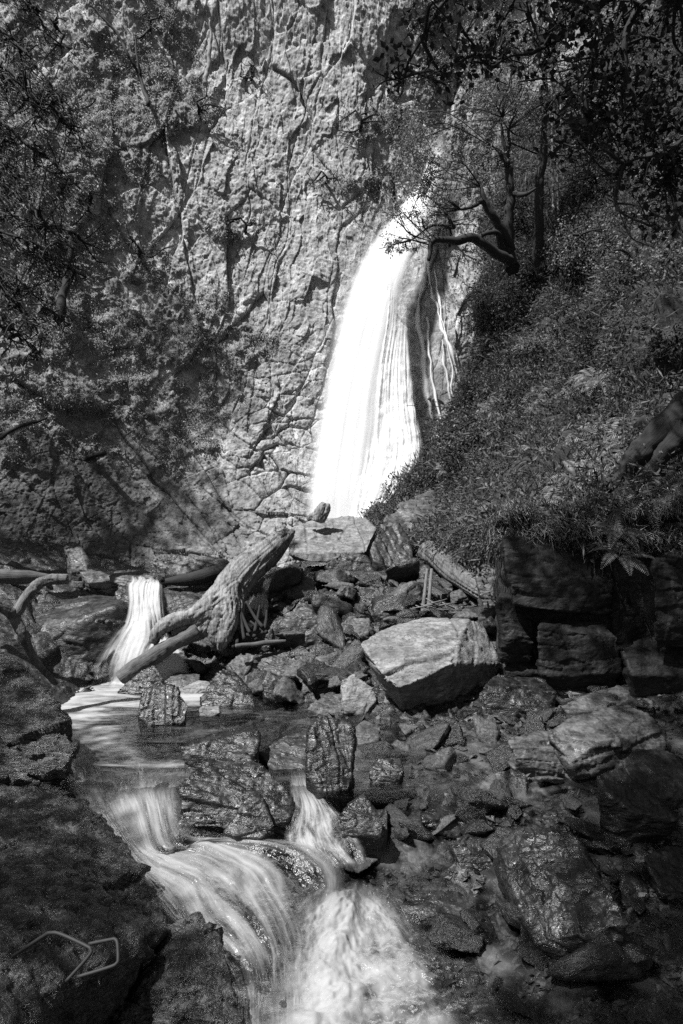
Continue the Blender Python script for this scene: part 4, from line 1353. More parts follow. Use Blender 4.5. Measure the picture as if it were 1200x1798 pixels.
boil = [[(505, 1572, 4.68, .7), (570, 1552, 4.82, 1.1), (625, 1548, 5.0, 1.1), (672, 1560, 4.95, .8), (720, 1575, 4.9, .1)],
        [(500, 1625, 4.42, .8), (560, 1600, 4.58, 1.25), (625, 1598, 4.72, 1.2), (690, 1610, 4.68, .7), (760, 1620, 4.6, .05)],
        [(490, 1680, 4.2, .7), (560, 1665, 4.3, 1.3), (630, 1660, 4.42, 1.1), (710, 1668, 4.38, .45), (820, 1680, 4.3, .1)],
        [(450, 1740, 3.98, .6), (560, 1730, 4.04, 1.2), (650, 1725, 4.12, .95), (750, 1730, 4.1, .5), (880, 1735, 4.05, .15)],
        [(375, 1800, 3.74, .7), (540, 1798, 3.78, 1.0), (660, 1795, 3.84, .85), (780, 1795, 3.84, .5), (930, 1795, 3.84, .1)],
        [(330, 1900, 3.5, 1.0), (520, 1900, 3.5, 1.0), (660, 1900, 3.5, .9), (800, 1900, 3.5, .5), (980, 1900, 3.5, .1)]]
water('foaming_pool', boil, 240, 240, M['boil'], .08, 4, 55, 'boiling white pool at the foot of the cascade', dk=.62, fade=.22, uf=.3, gq=(5, 6))
ch = [[(505, 1350, 5.95, .2), (525, 1350, 5.95, .8), (545, 1350, 5.95, .3)],
      [(508, 1385, 5.72, .6), (535, 1385, 5.72, 1), (565, 1385, 5.72, .3)],
      [(510, 1420, 5.5, .5), (550, 1420, 5.5, .9), (592, 1420, 5.5, .3)],
      [(500, 1455, 5.28, .2), (550, 1455, 5.28, .6), (620, 1450, 5.3, .2)],
      [(500, 1485, 5.12, .6), (560, 1485, 5.12, .9), (640, 1480, 5.14, .15)],
      [(520, 1540, 4.98, .3), (590, 1525, 4.98, .6), (650, 1515, 5.0, .1)]]
water('side_chute', ch, 140, 90, M['stream'], .02, 5, 66, 'narrow white chute beside the big black boulder', dk=.75, fade=.3)
# thin water running over the lower bed
ly, lx = np.meshgrid(np.linspace(2.2, 7.6, 360), np.linspace(-1.4, 4.2, 380), indexing='ij')
kk = np.ones(7) / 7
bz = bed(lx, ly)
lz = bz + .012 + .02 * fbm(np.stack([lx * 2.5, ly * 2.5, lx * 0], -1), 4, 300) + .006 * fbm(np.stack([lx * 10, ly * 10, lx * 0], -1), 3, 301)
lpx, lpy = PX(np.stack([lx, ly, lz], -1))
ld = .05 + .14 * np.clip(fbm(np.stack([lx * 1.4, ly * 2.0, lx * 0], -1), 4, 310), 0, 1) + .12 * np.exp(-(((lpx - 760) / 140) ** 2 + ((lpy - 1360) / 50) ** 2)) \
    + .08 * np.exp(-(((lpx - 800) / 120) ** 2 + ((lpy - 1690) / 50) ** 2)) + .2 * np.exp(-(((lpx - 690) / 80) ** 2 + ((lpy - 1500) / 25) ** 2))
tag(link('shallow_water', mesh_np('shallow_water', np.stack([lx, ly, lz], -1).reshape(-1, 3), grid_faces(*lx.shape), M['stream'], True,
                                  np.stack([(lx * .8 + ly * .45) * .35, (ly * .8 - lx * .45) * .5], -1).reshape(-1, 2), {'dens': ld})), 'thin sheet of stream water running over the stones', kind='structure')


# ------------------------------------------------------------------ leaves
def leaf_quads(c, s, el=2.0, n=None, droop=0.0, dirv=None, spread=1.0, fold=.25):
    """c (N,3) leaf bases, s (N,) leaf length; returns verts, quads"""
    N = len(c)
    d = rng.normal(size=(N, 3)) * spread
    if dirv is not None:
        d = d + dirv
    d[:, 2] -= droop
    d /= np.linalg.norm(d, axis=1)[:, None] + 1e-9
    r = rng.normal(size=(N, 3))
    w = np.cross(d, r)
    w /= np.linalg.norm(w, axis=1)[:, None] + 1e-9
    nn = np.cross(d, w)
    L = s[:, None]
    W = L / el * .5
    a = c
    b = c + d * L * .45 + w * W + nn * W * fold
    t = c + d * L
    e = c + d * L * .45 - w * W + nn * W * fold
    v = np.stack([a, b, t, e], 1).reshape(-1, 3)
    return v, np.arange(N * 4).reshape(-1, 4)


def cell_area(gr):
    a = np.linalg.norm(np.cross(np.gradient(gr, axis=0), np.gradient(gr, axis=1)), axis=-1)
    return a / a.mean()


def scatter(nv, nn, mask, n):
    """n random points on a grid surface with probability mask"""
    p = mask.ravel()
    p = p / p.sum()
    i = rng.choice(len(p), n, p=p)
    return nv[i] + rng.normal(0, .02, (n, 3)), nn.reshape(-1, 3)[i]


def inview(v, m=120):
    a, b = PX(v)
    return (a > -m) & (a < 1200 + m) & (b > -m) & (b < 1800 + m)


# plants covering the cliff
iv_ = inview(cg2, 150).astype(float)
area = np.clip(cell_area(cg), 0, 4)
clump = np.clip(.5 + 1.6 * fbm(cg2 * 1.2, 3, 400), .02, 1)
msk = sstep(.42, .7, veg) * iv_ * area * clump
c, nrm = scatter(cliff_v, cliff_n, msk, 48000)
base = np.repeat(c, 5, axis=0) + rng.normal(0, .05, (len(c) * 5, 3))
nr5 = np.repeat(nrm, 5, axis=0)
sz = rng.uniform(.02, .075, len(base))
v, q = leaf_quads(base, sz, 2.2, droop=.35, dirv=nr5 * .9, spread=.55)
msk2 = sstep(.25, .5, veg) * iv_ * area
c, nrm = scatter(cliff_v, cliff_n, msk2, 70000)
v2, q2 = leaf_quads(c, rng.uniform(.04, .14, len(c)), 6.0, droop=.6, dirv=nrm * .8, spread=.4)
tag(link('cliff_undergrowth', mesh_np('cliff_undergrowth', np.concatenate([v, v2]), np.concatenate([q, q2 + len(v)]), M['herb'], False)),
    'ivy, grass and small plants covering the cliff', 'undergrowth', kind='stuff')

# undergrowth on the bank
ivb = inview(bg2, 200).astype(float)
bp = worley(bg2 * 1.3, 411)
bm_ = ivb * (bg2[..., 1] / 12) ** 1.6 * np.clip(1.25 - bp[0] * 1.5, .12, 1) * np.clip(.6 + 1.5 * fbm(bg2 * .9, 3, 415), .35, 1.3) * sstep(.0, .05, np.linspace(0, 1, BC)[None, :]) * sstep(.12, .16, np.linspace(0, 1, BR)[:, None])
c, nrm = scatter(bank_v, bank_n, bm_, 60000)
hh = (1 - worley(c * 1.1, 413)[0]).clip(0, 1)
c = c + nrm * (hh * rng.uniform(0, .75, len(c)))[:, None]
base = np.repeat(c, 3, axis=0) + rng.normal(0, .05, (len(c) * 3, 3))
v, q = leaf_quads(base, rng.uniform(.03, .10, len(base)), 2.4, droop=.1, dirv=np.repeat(nrm, 3, 0) * .7, spread=.7)
c2, n2 = scatter(bank_v, bank_n, bm_, 40000)
v2, q2 = leaf_quads(c2 + n2 * rng.uniform(0, .3, (len(c2), 1)), rng.uniform(.08, .3, len(c2)), 9.0, droop=.3, dirv=n2 * .8, spread=.6)
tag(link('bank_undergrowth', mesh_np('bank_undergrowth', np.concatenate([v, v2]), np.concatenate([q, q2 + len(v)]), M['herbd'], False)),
    'brambles and leafy undergrowth covering the right bank', 'undergrowth', kind='stuff')

# grass hanging over the ledge
gpx = np.concatenate([rng.uniform(880, 1220, 9000), rng.uniform(720, 900, 2500)])
gl_v = []
rr_ = np.linspace(0, 1, BR)
sel = (rr_ > .115) & (rr_ < .26)
sub = bg2[sel].reshape(-1, 3)
sn = bank_n[sel].reshape(-1, 3)
ii = rng.choice(len(sub), 16000)
gc = sub[ii] + rng.normal(0, .03, (len(ii), 3))
okk = inview(gc, 50)
gc = gc[okk]
gn = sn[ii][okk]
L = rng.uniform(.10, .30, len(gc))
dd = np.stack([rng.normal(0, .35, len(gc)), -.55 + rng.normal(0, .3, len(gc)), np.full(len(gc), .9)], -1)
dd /= np.linalg.norm(dd, axis=1)[:, None]
side = np.cross(dd, rng.normal(size=dd.shape))
side /= np.linalg.norm(side, axis=1)[:, None]
w = .0045 * side
p1 = gc + dd * L[:, None] * .5
p2 = p1 + (dd * .35 + np.array([0, -.35, -.35])) * L[:, None]
p3 = p2 + (dd * .3 + np.array([0, -.2, -.45]) + rng.normal(0, .25, dd.shape)) * L[:, None] * rng.uniform(.2, .9, (len(gc), 1))
gvv = np.stack([gc - w, gc + w, p1 + w, p1 - w, p2 + w * .8, p2 - w * .8, p3 + w * .2, p3 - w * .2], 1).reshape(-1, 3)
kq = np.array([[0, 1, 2, 3], [3, 2, 4, 5], [5, 4, 6, 7]])
gq = (kq[None] + (np.arange(len(gc)) * 8)[:, None, None]).reshape(-1, 4)
tag(link('ledge_grass', mesh_np('ledge_grass', gvv, gq, M['grass'], False)), 'long grass growing on the ledge and hanging over its edge', 'grass', kind='stuff')

# ------------------------------------------------------------------ ferns
def fern_mesh(k):
    V, Q = [], []
    nf = 7 + k % 3
    for f in range(nf):
        a = 6.28 * f / nf + rng.uniform(-.3, .3)
        L = rng.uniform(.75, 1.05)
        rise = rng.uniform(.45, .8)
        t = np.linspace(0, 1, 24)
        hx = L * t
        hz = rise * (t * 1.4 - 1.5 * t ** 2)
        cx, cy = math.cos(a), math.sin(a)
        R = np.stack([hx * cx, hx * cy, hz], -1)
        sd = np.array([-cy, cx, 0])
        o = len(V)
        for i in range(23):
            w = .006 * (1 - t[i])
            V += [R[i] - sd * w, R[i] + sd * w, R[i + 1] + sd * w, R[i + 1] - sd * w]
            Q.append([len(V) - 4, len(V) - 3, len(V) - 2, len(V) - 1])
        for i in range(3, 24):
            pl = .24 * math.sin(math.pi * min(1, (t[i] * .86 + .14))) ** .8 * L
            tg = R[min(i + 1, 23)] - R[i - 1]
            tg /= np.linalg.norm(tg)
            for sg in (-1, 1):
                d = sd * sg * .92 + tg * .38 + np.array([0, 0, -.18])
                d /= np.linalg.norm(d)
                b0 = R[i]
                V += [b0 - tg * .006, b0 + d * pl * .5 + tg * .016, b0 + d * pl, b0 + d * pl * .5 - tg * .014]
                Q.append([len(V) - 4, len(V) - 3, len(V) - 2, len(V) - 1])
    return mesh_np('fern', np.array(V), np.array(Q), M['fern'], False)


fms = [fern_mesh(k) for k in range(5)]


def fern(px, py, size, label, group='ferns on the right bank', at=None, tilt=0.0):
    if at is None:
        h = ray(px, py, bvh_bank)
        if h is None:
            return
        p, n = h
        n = n if n[2] > 0 else -n
    else:
        p, n = at, np.array([0, -.5, .8])
    o = link('fern', fms[rng.integers(5)])
    o.location = p + n * .05
    q = Vector((n[0], n[1] - .2, n[2] + .7)).normalized().to_track_quat('Z', 'Y')
    o.rotation_mode = 'QUATERNION'
    from mathutils import Quaternion
    o.rotation_quaternion = q @ Quaternion((0, 0, 1), rng.uniform(0, 6.28))
    o.scale = (size,) * 3
    tag(o, label, 'fern', group)


fern(1062, 775, .75, 'upright fern left of the two black logs')
fern(1020, 850, .6, 'pale bushy fern below the upright fern by the logs')
fern(1085, 905, .55, 'arching fern at the lower end of the two black logs')
fern(1180, 900, .6, 'fern in the grass at the right edge')
fern(1160, 850, .6, 'fern under the lower black log at the right edge')
fern(1170, 640, .8, 'large fern at the right edge above the black logs')
fern(1060, 680, .6, 'fern in the middle of the bank among brambles')
fern(940, 800, .5, 'small fern in the middle of the bank above the fallen grey log')
fern(0, 0, .42, 'pale fern hanging out from under the ledge', at=P(1085, 985, 7.65))
fern(0, 0, .38, 'small fern hanging from the grass edge of the ledge', at=P(1078, 945, 7.7))
for k in range(46):
    px_, py_ = rng.uniform(760, 1200), rng.uniform(480, 900)
    fern(px_, py_, rng.uniform(.3, .65), 'fern among the undergrowth of the right bank')


# ------------------------------------------------------------------ trees
def tree(name, label, cat, limbs, clusters, leafmat, barkmat, leaf=(.05, .1), per=240, el=2.0, droop=.1, group=None, twig=True, flat=.7, dirv=None, spread=1.0, crown='crown', tw=.022):
    """limbs: list of (pixel-depth points, radii); clusters: (px,py,Y,radius)"""
    tubes, segs = [], []
    for k, (pts, rad) in enumerate(limbs):
        W = np.array([P(*p) for p in pts])
        p, r = smooth_path(W, rad, 8 * len(pts))
        p[1:] += (np.stack([fbm(p * 1.7 + j * 5, 3, 500 + j + k) for j in range(3)], -1) * min(.12, rad[0] * 2))[1:]
        tubes.append(tube(p, r, 9))
        segs.append(p)
    AP = np.concatenate(segs)
    org = AP[0].copy()
    LV, LQ, off = [], [], 0
    for cpx_, cpy_, cY, cr_ in clusters:
        cc = P(cpx_, cpy_, cY)
        if twig:
            j = ((AP - cc) ** 2).sum(1).argmin()
            a = AP[j]
            mid_ = (a + cc) / 2 + rng.normal(0, .12, 3) * np.linalg.norm(cc - a)
            p, r = smooth_path([a, mid_, cc], [tw * 1.3, tw, tw * .5], 10)
            tubes.append(tube(p, r, 6))
            for _ in range(5):
                e = cc + rng.normal(size=3) * cr_ * .6
                s0 = p[rng.integers(4, 10)]
                pp_, r_ = smooth_path([s0, (s0 + e) / 2 + rng.normal(0, .06, 3), e], [tw * .5, tw * .35, tw * .2], 7)
                tubes.append(tube(pp_, r_, 4, cap=False))
        n = int(per * (cr_ / .6) ** 2)
        d = rng.normal(size=(n, 3))
        d /= np.linalg.norm(d, axis=1)[:, None]
        rad_ = cr_ * rng.random(n) ** .45
        c_ = cc + d * rad_[:, None] * np.array([1, 1, flat])
        keep = fbm(c_ * 2.6, 3, 600) > -.12
        c_ = c_[keep]
        v, q = leaf_quads(c_, rng.uniform(leaf[0], leaf[1], len(c_)), el, droop=droop, dirv=dirv, spread=spread)
        LV.append(v)
        LQ.append(q + off)
        off += len(v)
    root = bpy.data.objects.new(name, None)
    COL.objects.link(root)
    root.location = org
    tag(root, label, cat, group)
    link('trunk' if cat == 'tree' else 'stem', build_tubes('trunk', tubes, barkmat, org, .01, 3), root)
    if LV:
        link(crown, mesh_np(crown, np.concatenate(LV) - org, np.concatenate(LQ), leafmat, False), root)
    return root


def cl(n, x0, y0, x1, y1, Y0, Y1, r0, r1):
    return [(rng.uniform(x0, x1), rng.uniform(y0, y1), rng.uniform(Y0, Y1), rng.uniform(r0, r1)) for _ in range(n)]


G1 = 'trees on the right bank'
tree('gnarled_tree', 'gnarled dark tree with forking trunk at the top of the right bank', 'tree', [
    ([(900, 470, 15.6), (893, 430, 15.5), (892, 380, 15.4), (890, 330, 15.3), (889, 290, 15.2)], [.17, .13, .11, .10, .09]),
    ([(889, 290, 15.2), (878, 270, 15.1), (866, 262, 15.0)], [.07, .05, .03]), ([(889, 292, 15.2), (896, 260, 15.2), (896, 225, 15.2)], [.07, .05, .02]),
    ([(889, 290, 15.2), (888, 250, 15.1), (884, 205, 15)], [.06, .04, .015]), ([(895, 440, 15.5), (880, 400, 15.3), (860, 370, 15.1), (850, 350, 15), (846, 325, 15)], [.12, .10, .09, .07, .03]),
    ([(850, 350, 15), (835, 355, 14.9), (812, 370, 14.8)], [.07, .05, .03]), ([(892, 355, 15.4), (905, 340, 15.2), (925, 340, 15), (945, 330, 14.9)], [.08, .06, .05, .02]),
    ([(885, 445, 15.4), (870, 410, 15.1), (850, 408, 14.9), (835, 418, 14.8)], [.09, .06, .05, .03]),
    ([(893, 455, 15.4), (862, 440, 15.0), (830, 424, 14.8), (800, 420, 14.6), (770, 422, 14.5), (757, 432, 14.5), (751, 455, 14.5)], [.12, .11, .10, .09, .07, .06, .03])],
    cl(26, 700, 120, 900, 330, 14.3, 17, .35, .7) + cl(14, 690, 330, 800, 420, 14.2, 15, .22, .42) + cl(16, 860, 60, 1010, 300, 14.5, 17, .4, .7), M['leaf'], M['bark'], (.035, .075), 480, group=G1, tw=.012)
tree('straight_tree', 'straight dark trunk right of the gnarled tree', 'tree', [
    ([(955, 485, 16), (951, 430, 15.9), (950, 370, 15.8), (950, 310, 15.7), (955, 230, 15.6), (950, 100, 15.6)], [.13, .12, .11, .10, .08, .05])],
    cl(22, 900, -60, 1080, 240, 14.5, 16.5, .4, .75), M['leaf'], M['bark'], (.04, .09), 220, group=G1)
tree('slim_tree', 'slim pale-stemmed tree behind the straight dark trunk', 'tree', [
    ([(975, 420, 16.8), (972, 350, 16.8), (970, 260, 16.8), (968, 150, 16.8)], [.04, .035, .03, .02])], cl(6, 960, 100, 1040, 260, 16.5, 17.2, .35, .6), M['leaf'], M['birch'], (.04, .09), 200, group=G1)
tree('slim_tree', 'second slim pale stem right of the slim pale-stemmed tree', 'tree', [
    ([(984, 418, 16.8), (980, 340, 16.8), (982, 250, 16.8), (990, 150, 16.8)], [.035, .03, .025, .02])], cl(6, 980, 80, 1080, 260, 16.5, 17.2, .35, .6), M['leaf'], M['birch'], (.04, .09), 200, group=G1)
# leafy mass on the upper right slope: separate bushes
bl = [(1050, 330, 15.5, 'rounded bush below the canopy in the upper right'), (1130, 390, 13.5, 'drooping bush with bright leaf edges at the right'), (1030, 430, 15.8, 'low bush right of the straight dark trunk'),
      (1180, 470, 12.2, 'bush at the right edge above the large fern'), (1110, 470, 13.6, 'small bush left of the right-edge bush'), (1180, 300, 13.0, 'dark bush high at the right edge'),
      (790, 390, 17.2, 'leafy bush hanging beside the top of the waterfall'), (840, 760, 15.6, 'small bush on the lower bank near the waterfall foot')]
for bx_, by_, bY, lb in bl:
    h = ray(bx_, by_, bvh)
    Y0 = h[0][1] if h is not None else bY
    Y0 = min(Y0, bY + 1.5)
    tree('bush', lb, 'bush', [([(bx_, by_ + 45, Y0), (bx_ + 3, by_ + 15, Y0 - .2), (bx_ - 5, by_ - 20, Y0 - .4)], [.04, .03, .015])],
         cl(9, bx_ - 50, by_ - 45, bx_ + 50, by_ + 35, Y0 - .9, Y0 - .1, .25, .5), M['leaf'], M['bark'], (.035, .08), 300, group='bushes on the right bank')
KIND = ['bramble clump among the ferns of the right bank', 'low dark shrub among the ferns of the right bank']
for k in range(26):
    a, b = rng.uniform(770, 1200), rng.uniform(440, 860)
    h = ray(a, b, bvh_bank)
    if h is None:
        continue
    Y0 = h[0][1]
    q = Y0 / 12
    tree('bush', KIND[k % 2], 'bush', [([(a, b + 20, Y0), (a + 3, b, Y0 - .2), (a - 4, b - 25, Y0 - .3)], [.02, .015, .008])],
         cl(4, a - 28, b - 25, a + 28, b + 12, Y0 - .5, Y0 - .1, .16 * q, .36 * q), M['leaf' if k % 2 == 0 else 'leafd'], M['bark'], (.03, .07) if k % 2 == 0 else (.05, .1), 420,
         group='brambles of the right bank' if k % 2 == 0 else 'dark shrubs of the right bank', tw=.01)
# leaves in front of the fall
tree('overhanging_branch', 'leafy sprig hanging in front of the top of the waterfall', 'branch', [
    ([(800, 400, 15.0), (760, 395, 15.0), (720, 420, 15.1), (680, 432, 15.2), (665, 436, 15.2)], [.03, .025, .02, .015, .01]), ([(800, 400, 15.0), (770, 360, 15.1), (740, 345, 15.2), (715, 385, 15.2)], [.03, .02, .015, .01])],
    cl(9, 668, 420, 735, 445, 14.9, 15.2, .08, .17) + cl(8, 725, 310, 800, 420, 14.9, 15.3, .13, .26) + cl(4, 745, 250, 790, 320, 15, 15.3, .12, .2), M['leaf'], M['bark'], (.045, .08), 1300, tw=.008)

# cliff bushes and saplings
cb = [(632, 215, 62, 34, 'round bush on the cliff left of the top of the waterfall'), (430, 400, 90, 26, 'long low bush on the ledge in the middle of the cliff'), (345, 190, 60, 28, 'bush in the dark diagonal gully of the cliff'),
      (260, 40, 60, 40, 'bush at the top of the cliff left of the pale snag'), (570, 315, 60, 18, 'low bush on the thin ledge below the round bush'),
      (240, 440, 60, 28, 'bush below the white patch of bare rock'), (690, 330, 40, 50, 'bush on the cliff edge just left of the falls'), (700, 200, 45, 60, 'tall bush between the round bush and the falls'),
      (440, 130, 22, 30, 'tiny bush in the vertical cleft')]
for bx_, by_, rx, ry, lb in cb:
    h = ray(bx_, by_)
    Y0 = h[0][1] - .15
    k = max(3, int(rx * ry / 420))
    tree('bush', lb, 'bush', [([(bx_, by_ + ry * .6, Y0 + .3), (bx_ + 4, by_, Y0 - .1), (bx_ - 6, by_ - ry * .7, Y0 - .2)], [.05, .035, .015])],
         [(bx_ + rng.normal(0, rx * .45), by_ + rng.normal(0, ry * .45), Y0 - rng.uniform(-.1, .3), rng.uniform(.22, .42)) for _ in range(k)], M['leaf'], M['bark'], (.03, .06), 420, group='bushes clinging to the cliff')
for pts, rad, mt, lb in [
    ([(362, 150), (366, 110), (366, 70), (368, 30)], [.07, .06, .05, .02], 'birch', 'pale bare snag standing on the cliff'),
    ([(260, 185), (246, 135), (222, 92), (195, 45), (160, 5)], [.05, .04, .035, .03, .02], 'bark', 'thin dark leaning tree on the upper left cliff'),
    ([(247, 132), (242, 100), (238, 60)], [.035, .03, .015], 'bark', 'thin dark stem forking from beside the leaning tree'),
    ([(100, 560), (112, 500), (125, 440), (120, 400)], [.12, .09, .07, .05], 'bark', 'dark trunk in the thicket at the left'),
    ([(0, 770), (40, 745), (80, 735)], [.05, .04, .02], 'bark', 'bare dark branch jutting in at the left edge'),
]:
    pts2 = []
    for (a, b) in pts:
        h = ray(a, b)
        pts2.append((a, b, h[0][1] - .35))
    tree('sapling', lb, 'sapling', [(pts2, rad)], [], M['leaf'], M[mt], group=None)

# conifers at the left, drooping sprays
G2 = 'conifers at the left'
def conifer(lb, base_, top, boughs):
    limbs = [([base_, ((base_[0] + top[0]) / 2, (base_[1] + top[1]) / 2, (base_[2] + top[2]) / 2), top], [.16, .12, .06])]
    cls = []
    for (a, b, c_) in boughs:
        limbs.append(([a, ((a[0] + b[0]) / 2, (a[1] + b[1]) / 2 - 12, (a[2] + b[2]) / 2), b, c_], [.05, .035, .02, .008]))
        for t in np.linspace(.15, 1, 7):
            q = np.array(b) * (1 - t) + np.array(c_) * t
            q0 = np.array(a) * (1 - t) + np.array(b) * t
            for z_ in (q, q0):
                cls.append((z_[0] + rng.normal(0, 8), z_[1] + rng.normal(0, 6) + 8, z_[2] + rng.normal(0, .15), rng.uniform(.2, .42)))
    return tree('conifer', lb, 'tree', limbs, cls, M['needle'], M['bark'], (.04, .10), 900, el=5.5, droop=.3, group=G2, flat=.45, dirv=np.array([.8, -.1, -.55]), spread=.45)


conifer('dark drooping conifer at the upper left edge', (-130, 700, 9.5), (-80, -200, 9.5), [
    ((-110, 20, 9.5), (10, 60, 9.3), (120, 190, 9.2)), ((-110, 100, 9.5), (30, 130, 9.2), (150, 250, 9.1)), ((-110, 180, 9.5), (20, 230, 9.3), (160, 350, 9.2)),
    ((-110, 280, 9.5), (0, 320, 9.0), (110, 420, 8.9)), ((-110, -60, 9.5), (20, -40, 9.4), (110, 60, 9.3)), ((-110, 240, 9.5), (-20, 260, 9.2), (60, 330, 8.9)), ((-100, 60, 9.2), (-20, 110, 8.9), (70, 200, 8.8))])
conifer('lighter feathery conifer at the left edge lower down', (-150, 900, 10.5), (-100, 200, 10.5), [
    ((-120, 390, 10.5), (10, 410, 10.3), (130, 470, 10.2)), ((-120, 440, 10.5), (0, 470, 10.3), (110, 560, 10.2)), ((-120, 360, 10.5), (30, 380, 10.4), (140, 420, 10.3)),
    ((-120, 520, 10.5), (-20, 540, 10.3), (70, 620, 10.2)), ((-120, 470, 10.5), (-10, 500, 10.0), (60, 560, 9.8))])

# large broad-leaved tree reaching over from the right; a separate added tree shades the ledge and the lower stream
limbs = [([(1900, 900, 5.0), (1850, 500, 5.2), (1750, 100, 5.6), (1600, -300, 6.0), (1400, -700, 6.2)], [.35, .3, .26, .22, .15]),
         ([(1780, 200, 5.5), (1500, 40, 6.0), (1250, -40, 6.4), (1050, 10, 6.6), (960, 70, 6.6), (880, 110, 6.6)], [.14, .09, .06, .04, .025, .012]),
         ([(1250, -40, 6.4), (1120, 20, 6.2), (1105, 110, 6.2), (1130, 200, 6.2), (1160, 270, 6.2)], [.05, .035, .025, .018, .01]),
         ([(1400, 0, 6.2), (1280, 130, 6.0), (1200, 260, 6.0), (1100, 290, 6.0)], [.06, .04, .02, .01]),
         ([(1050, 10, 6.6), (1065, 100, 6.5), (1050, 190, 6.5)], [.03, .018, .01]),
         ([(1050, 10, 6.6), (850, -60, 6.8), (760, 30, 6.8), (700, 160, 6.8)], [.04, .03, .02, .01])]
near = cl(13, 690, -30, 800, 170, 6.4, 7.2, .16, .34) + cl(14, 800, -60, 1000, 110, 6.2, 7.2, .2, .38) + cl(42, 990, -60, 1230, 260, 5.8, 7.0, .25, .45) + cl(10, 1130, 260, 1230, 420, 5.8, 6.5, .2, .35)
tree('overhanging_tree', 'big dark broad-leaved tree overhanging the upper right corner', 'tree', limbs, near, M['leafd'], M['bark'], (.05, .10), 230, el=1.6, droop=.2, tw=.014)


def shade_tree(name, label, base_, clusters, group=None, per=420, leaf=(.12, .22), mat='leafd'):
    """unseen tree added outside the frame for its shade, given in metres"""
    base_ = np.array(base_, float)
    top = np.mean([c[:3] for c in clusters], axis=0)
    p, r = smooth_path([base_, base_ * .6 + top * .4 + [0, 0, 1], top], [.4, .3, .1], 24)
    tubes = [tube(p, r, 10)]
    LV, LQ, off = [], [], 0
    for cx, cy, cz, cr_ in clusters:
        cc = np.array([cx, cy, cz])
        j = rng.integers(8, 22)
        pp_, r_ = smooth_path([p[j], (p[j] + cc) / 2 + [0, 0, .5], cc], [.09, .06, .02], 8)
        tubes.append(tube(pp_, r_, 6))
        n = int(per * cr_ ** 2)
        d = rng.normal(size=(n, 3))
        d /= np.linalg.norm(d, axis=1)[:, None]
        c_ = cc + d * (cr_ * rng.random(n) ** .4)[:, None] * np.array([1, 1, .6])
        v, q = leaf_quads(c_, rng.uniform(leaf[0], leaf[1], n), 1.7)
        LV.append(v)
        LQ.append(q + off)
        off += len(v)
    root = bpy.data.objects.new(name, None)
    COL.objects.link(root)
    root.location = base_
    tag(root, label, 'tree', group)
    link('trunk', build_tubes('trunk', tubes, M['bark'], base_, .02, 3), root)
    link('crown', mesh_np('crown', np.concatenate(LV) - base_, np.concatenate(LQ), M[mat], False), root)


SD = np.array([.42, .29, -.86])
SD /= np.linalg.norm(SD)


def shade(pts, h):
    """crown clumps put sunward of the places to be shaded, at height about h"""
    out = []
    for (x_, y_, z_, r_) in pts:
        k = (h + rng.uniform(-.8, .8) - z_) / -SD[2]
        out.append((x_ - SD[0] * k, y_ - SD[1] * k, z_ - SD[2] * k, r_))
    return out


shade_tree('overhanging_tree', 'unseen tree added outside the right edge to shade the ledge and the lower stream', (10, 3, 2.5),  # out of view, added to darken the ledge and lower right
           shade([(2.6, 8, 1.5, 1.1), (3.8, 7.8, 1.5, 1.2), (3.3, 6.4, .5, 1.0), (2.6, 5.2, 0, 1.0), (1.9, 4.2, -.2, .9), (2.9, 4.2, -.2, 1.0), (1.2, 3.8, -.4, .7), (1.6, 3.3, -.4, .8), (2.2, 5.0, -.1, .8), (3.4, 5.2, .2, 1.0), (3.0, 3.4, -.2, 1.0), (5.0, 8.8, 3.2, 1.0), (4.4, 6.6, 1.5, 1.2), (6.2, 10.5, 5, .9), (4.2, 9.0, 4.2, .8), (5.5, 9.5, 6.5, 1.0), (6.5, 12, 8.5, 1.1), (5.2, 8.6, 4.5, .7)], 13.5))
shade_tree('overhanging_tree', 'unseen tree added outside the left edge to shade the near rocks', (-8, 1, 2.5),  # unseen crown added to keep sun off the near rocks
           shade([(-1.9, 4.0, .1, .9), (-1.5, 3.4, .1, .8), (-2.5, 4.8, .3, .9), (-3.2, 6.4, .8, .8), (-1.2, 3.9, -.2, .5)], 12))
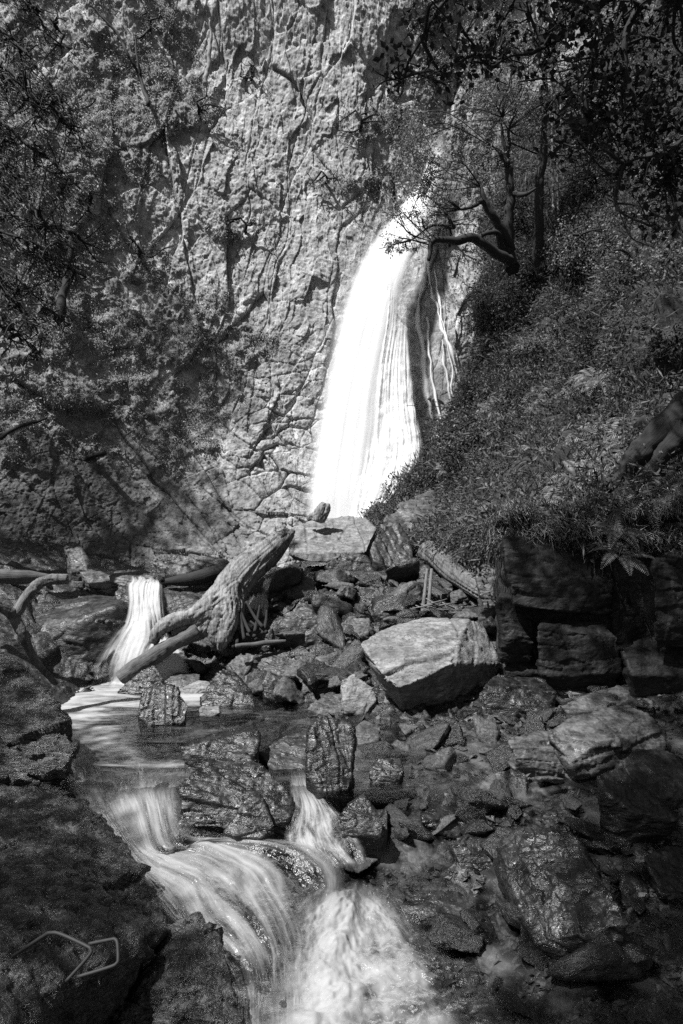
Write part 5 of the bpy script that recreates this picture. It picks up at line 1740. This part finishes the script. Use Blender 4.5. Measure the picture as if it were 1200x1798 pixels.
shade_tree('overhanging_tree', 'unseen tree added outside the upper left edge to shade the left of the cliff', (-13, 8, 4),  # unseen, put here to darken the left side of the cliff
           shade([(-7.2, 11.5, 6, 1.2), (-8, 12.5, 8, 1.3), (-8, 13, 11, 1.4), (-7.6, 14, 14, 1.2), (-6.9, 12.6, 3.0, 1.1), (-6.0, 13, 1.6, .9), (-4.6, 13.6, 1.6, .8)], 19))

# ------------------------------------------------------------------ light, sky, camera
w = bpy.data.worlds.new('World')
SC.world = w
w.use_nodes = True
wn, wl = w.node_tree.nodes, w.node_tree.links
wn.clear()
sky = wn.new('ShaderNodeTexSky')
sky.sky_type = 'NISHITA'
sky.sun_disc = False
el_ = math.asin(-SD[2])
az = math.atan2(-SD[0], -SD[1])
sky.sun_elevation = el_
sky.sun_rotation = az
bw_ = wn.new('ShaderNodeRGBToBW')
bg_ = wn.new('ShaderNodeBackground')
bg_.inputs['Strength'].default_value = .05
wo = wn.new('ShaderNodeOutputWorld')
wl.new(sky.outputs[0], bw_.inputs[0])
wl.new(bw_.outputs[0], bg_.inputs[0])
wl.new(bg_.outputs[0], wo.inputs[0])

sd = bpy.data.lights.new('sun', 'SUN')
sd.energy = 5.0
sd.angle = math.radians(.53)
so = bpy.data.objects.new('sun', sd)
COL.objects.link(so)
so.rotation_euler = Vector(SD).to_track_quat('-Z', 'Y').to_euler()
so.location = (-8, -6, 20)

cam = bpy.data.cameras.new('camera')
cam.sensor_fit = 'HORIZONTAL'
cam.sensor_width = 24
cam.lens = 24
cam.clip_start = .05
cam.clip_end = 200
co_ = bpy.data.objects.new('camera', cam)
COL.objects.link(co_)
co_.location = (0, 0, CZ)
co_.rotation_euler = (math.radians(90), 0, 0)
SC.camera = co_

SC.view_settings.view_transform = 'Standard'
SC.view_settings.look = 'None'
SC.view_settings.exposure = .95
SC.view_settings.gamma = 1
SC.cycles.use_denoising = False
SC.cycles.transparent_max_bounces = 24
SC.cycles.max_bounces = 5
SC.cycles.diffuse_bounces = 3
SC.cycles.caustics_reflective = False
SC.cycles.caustics_refractive = False
SC.cycles.sample_clamp_indirect = 1.2
SC.cycles.sample_clamp_direct = 1.6
SC.cycles.blur_glossy = 1.0
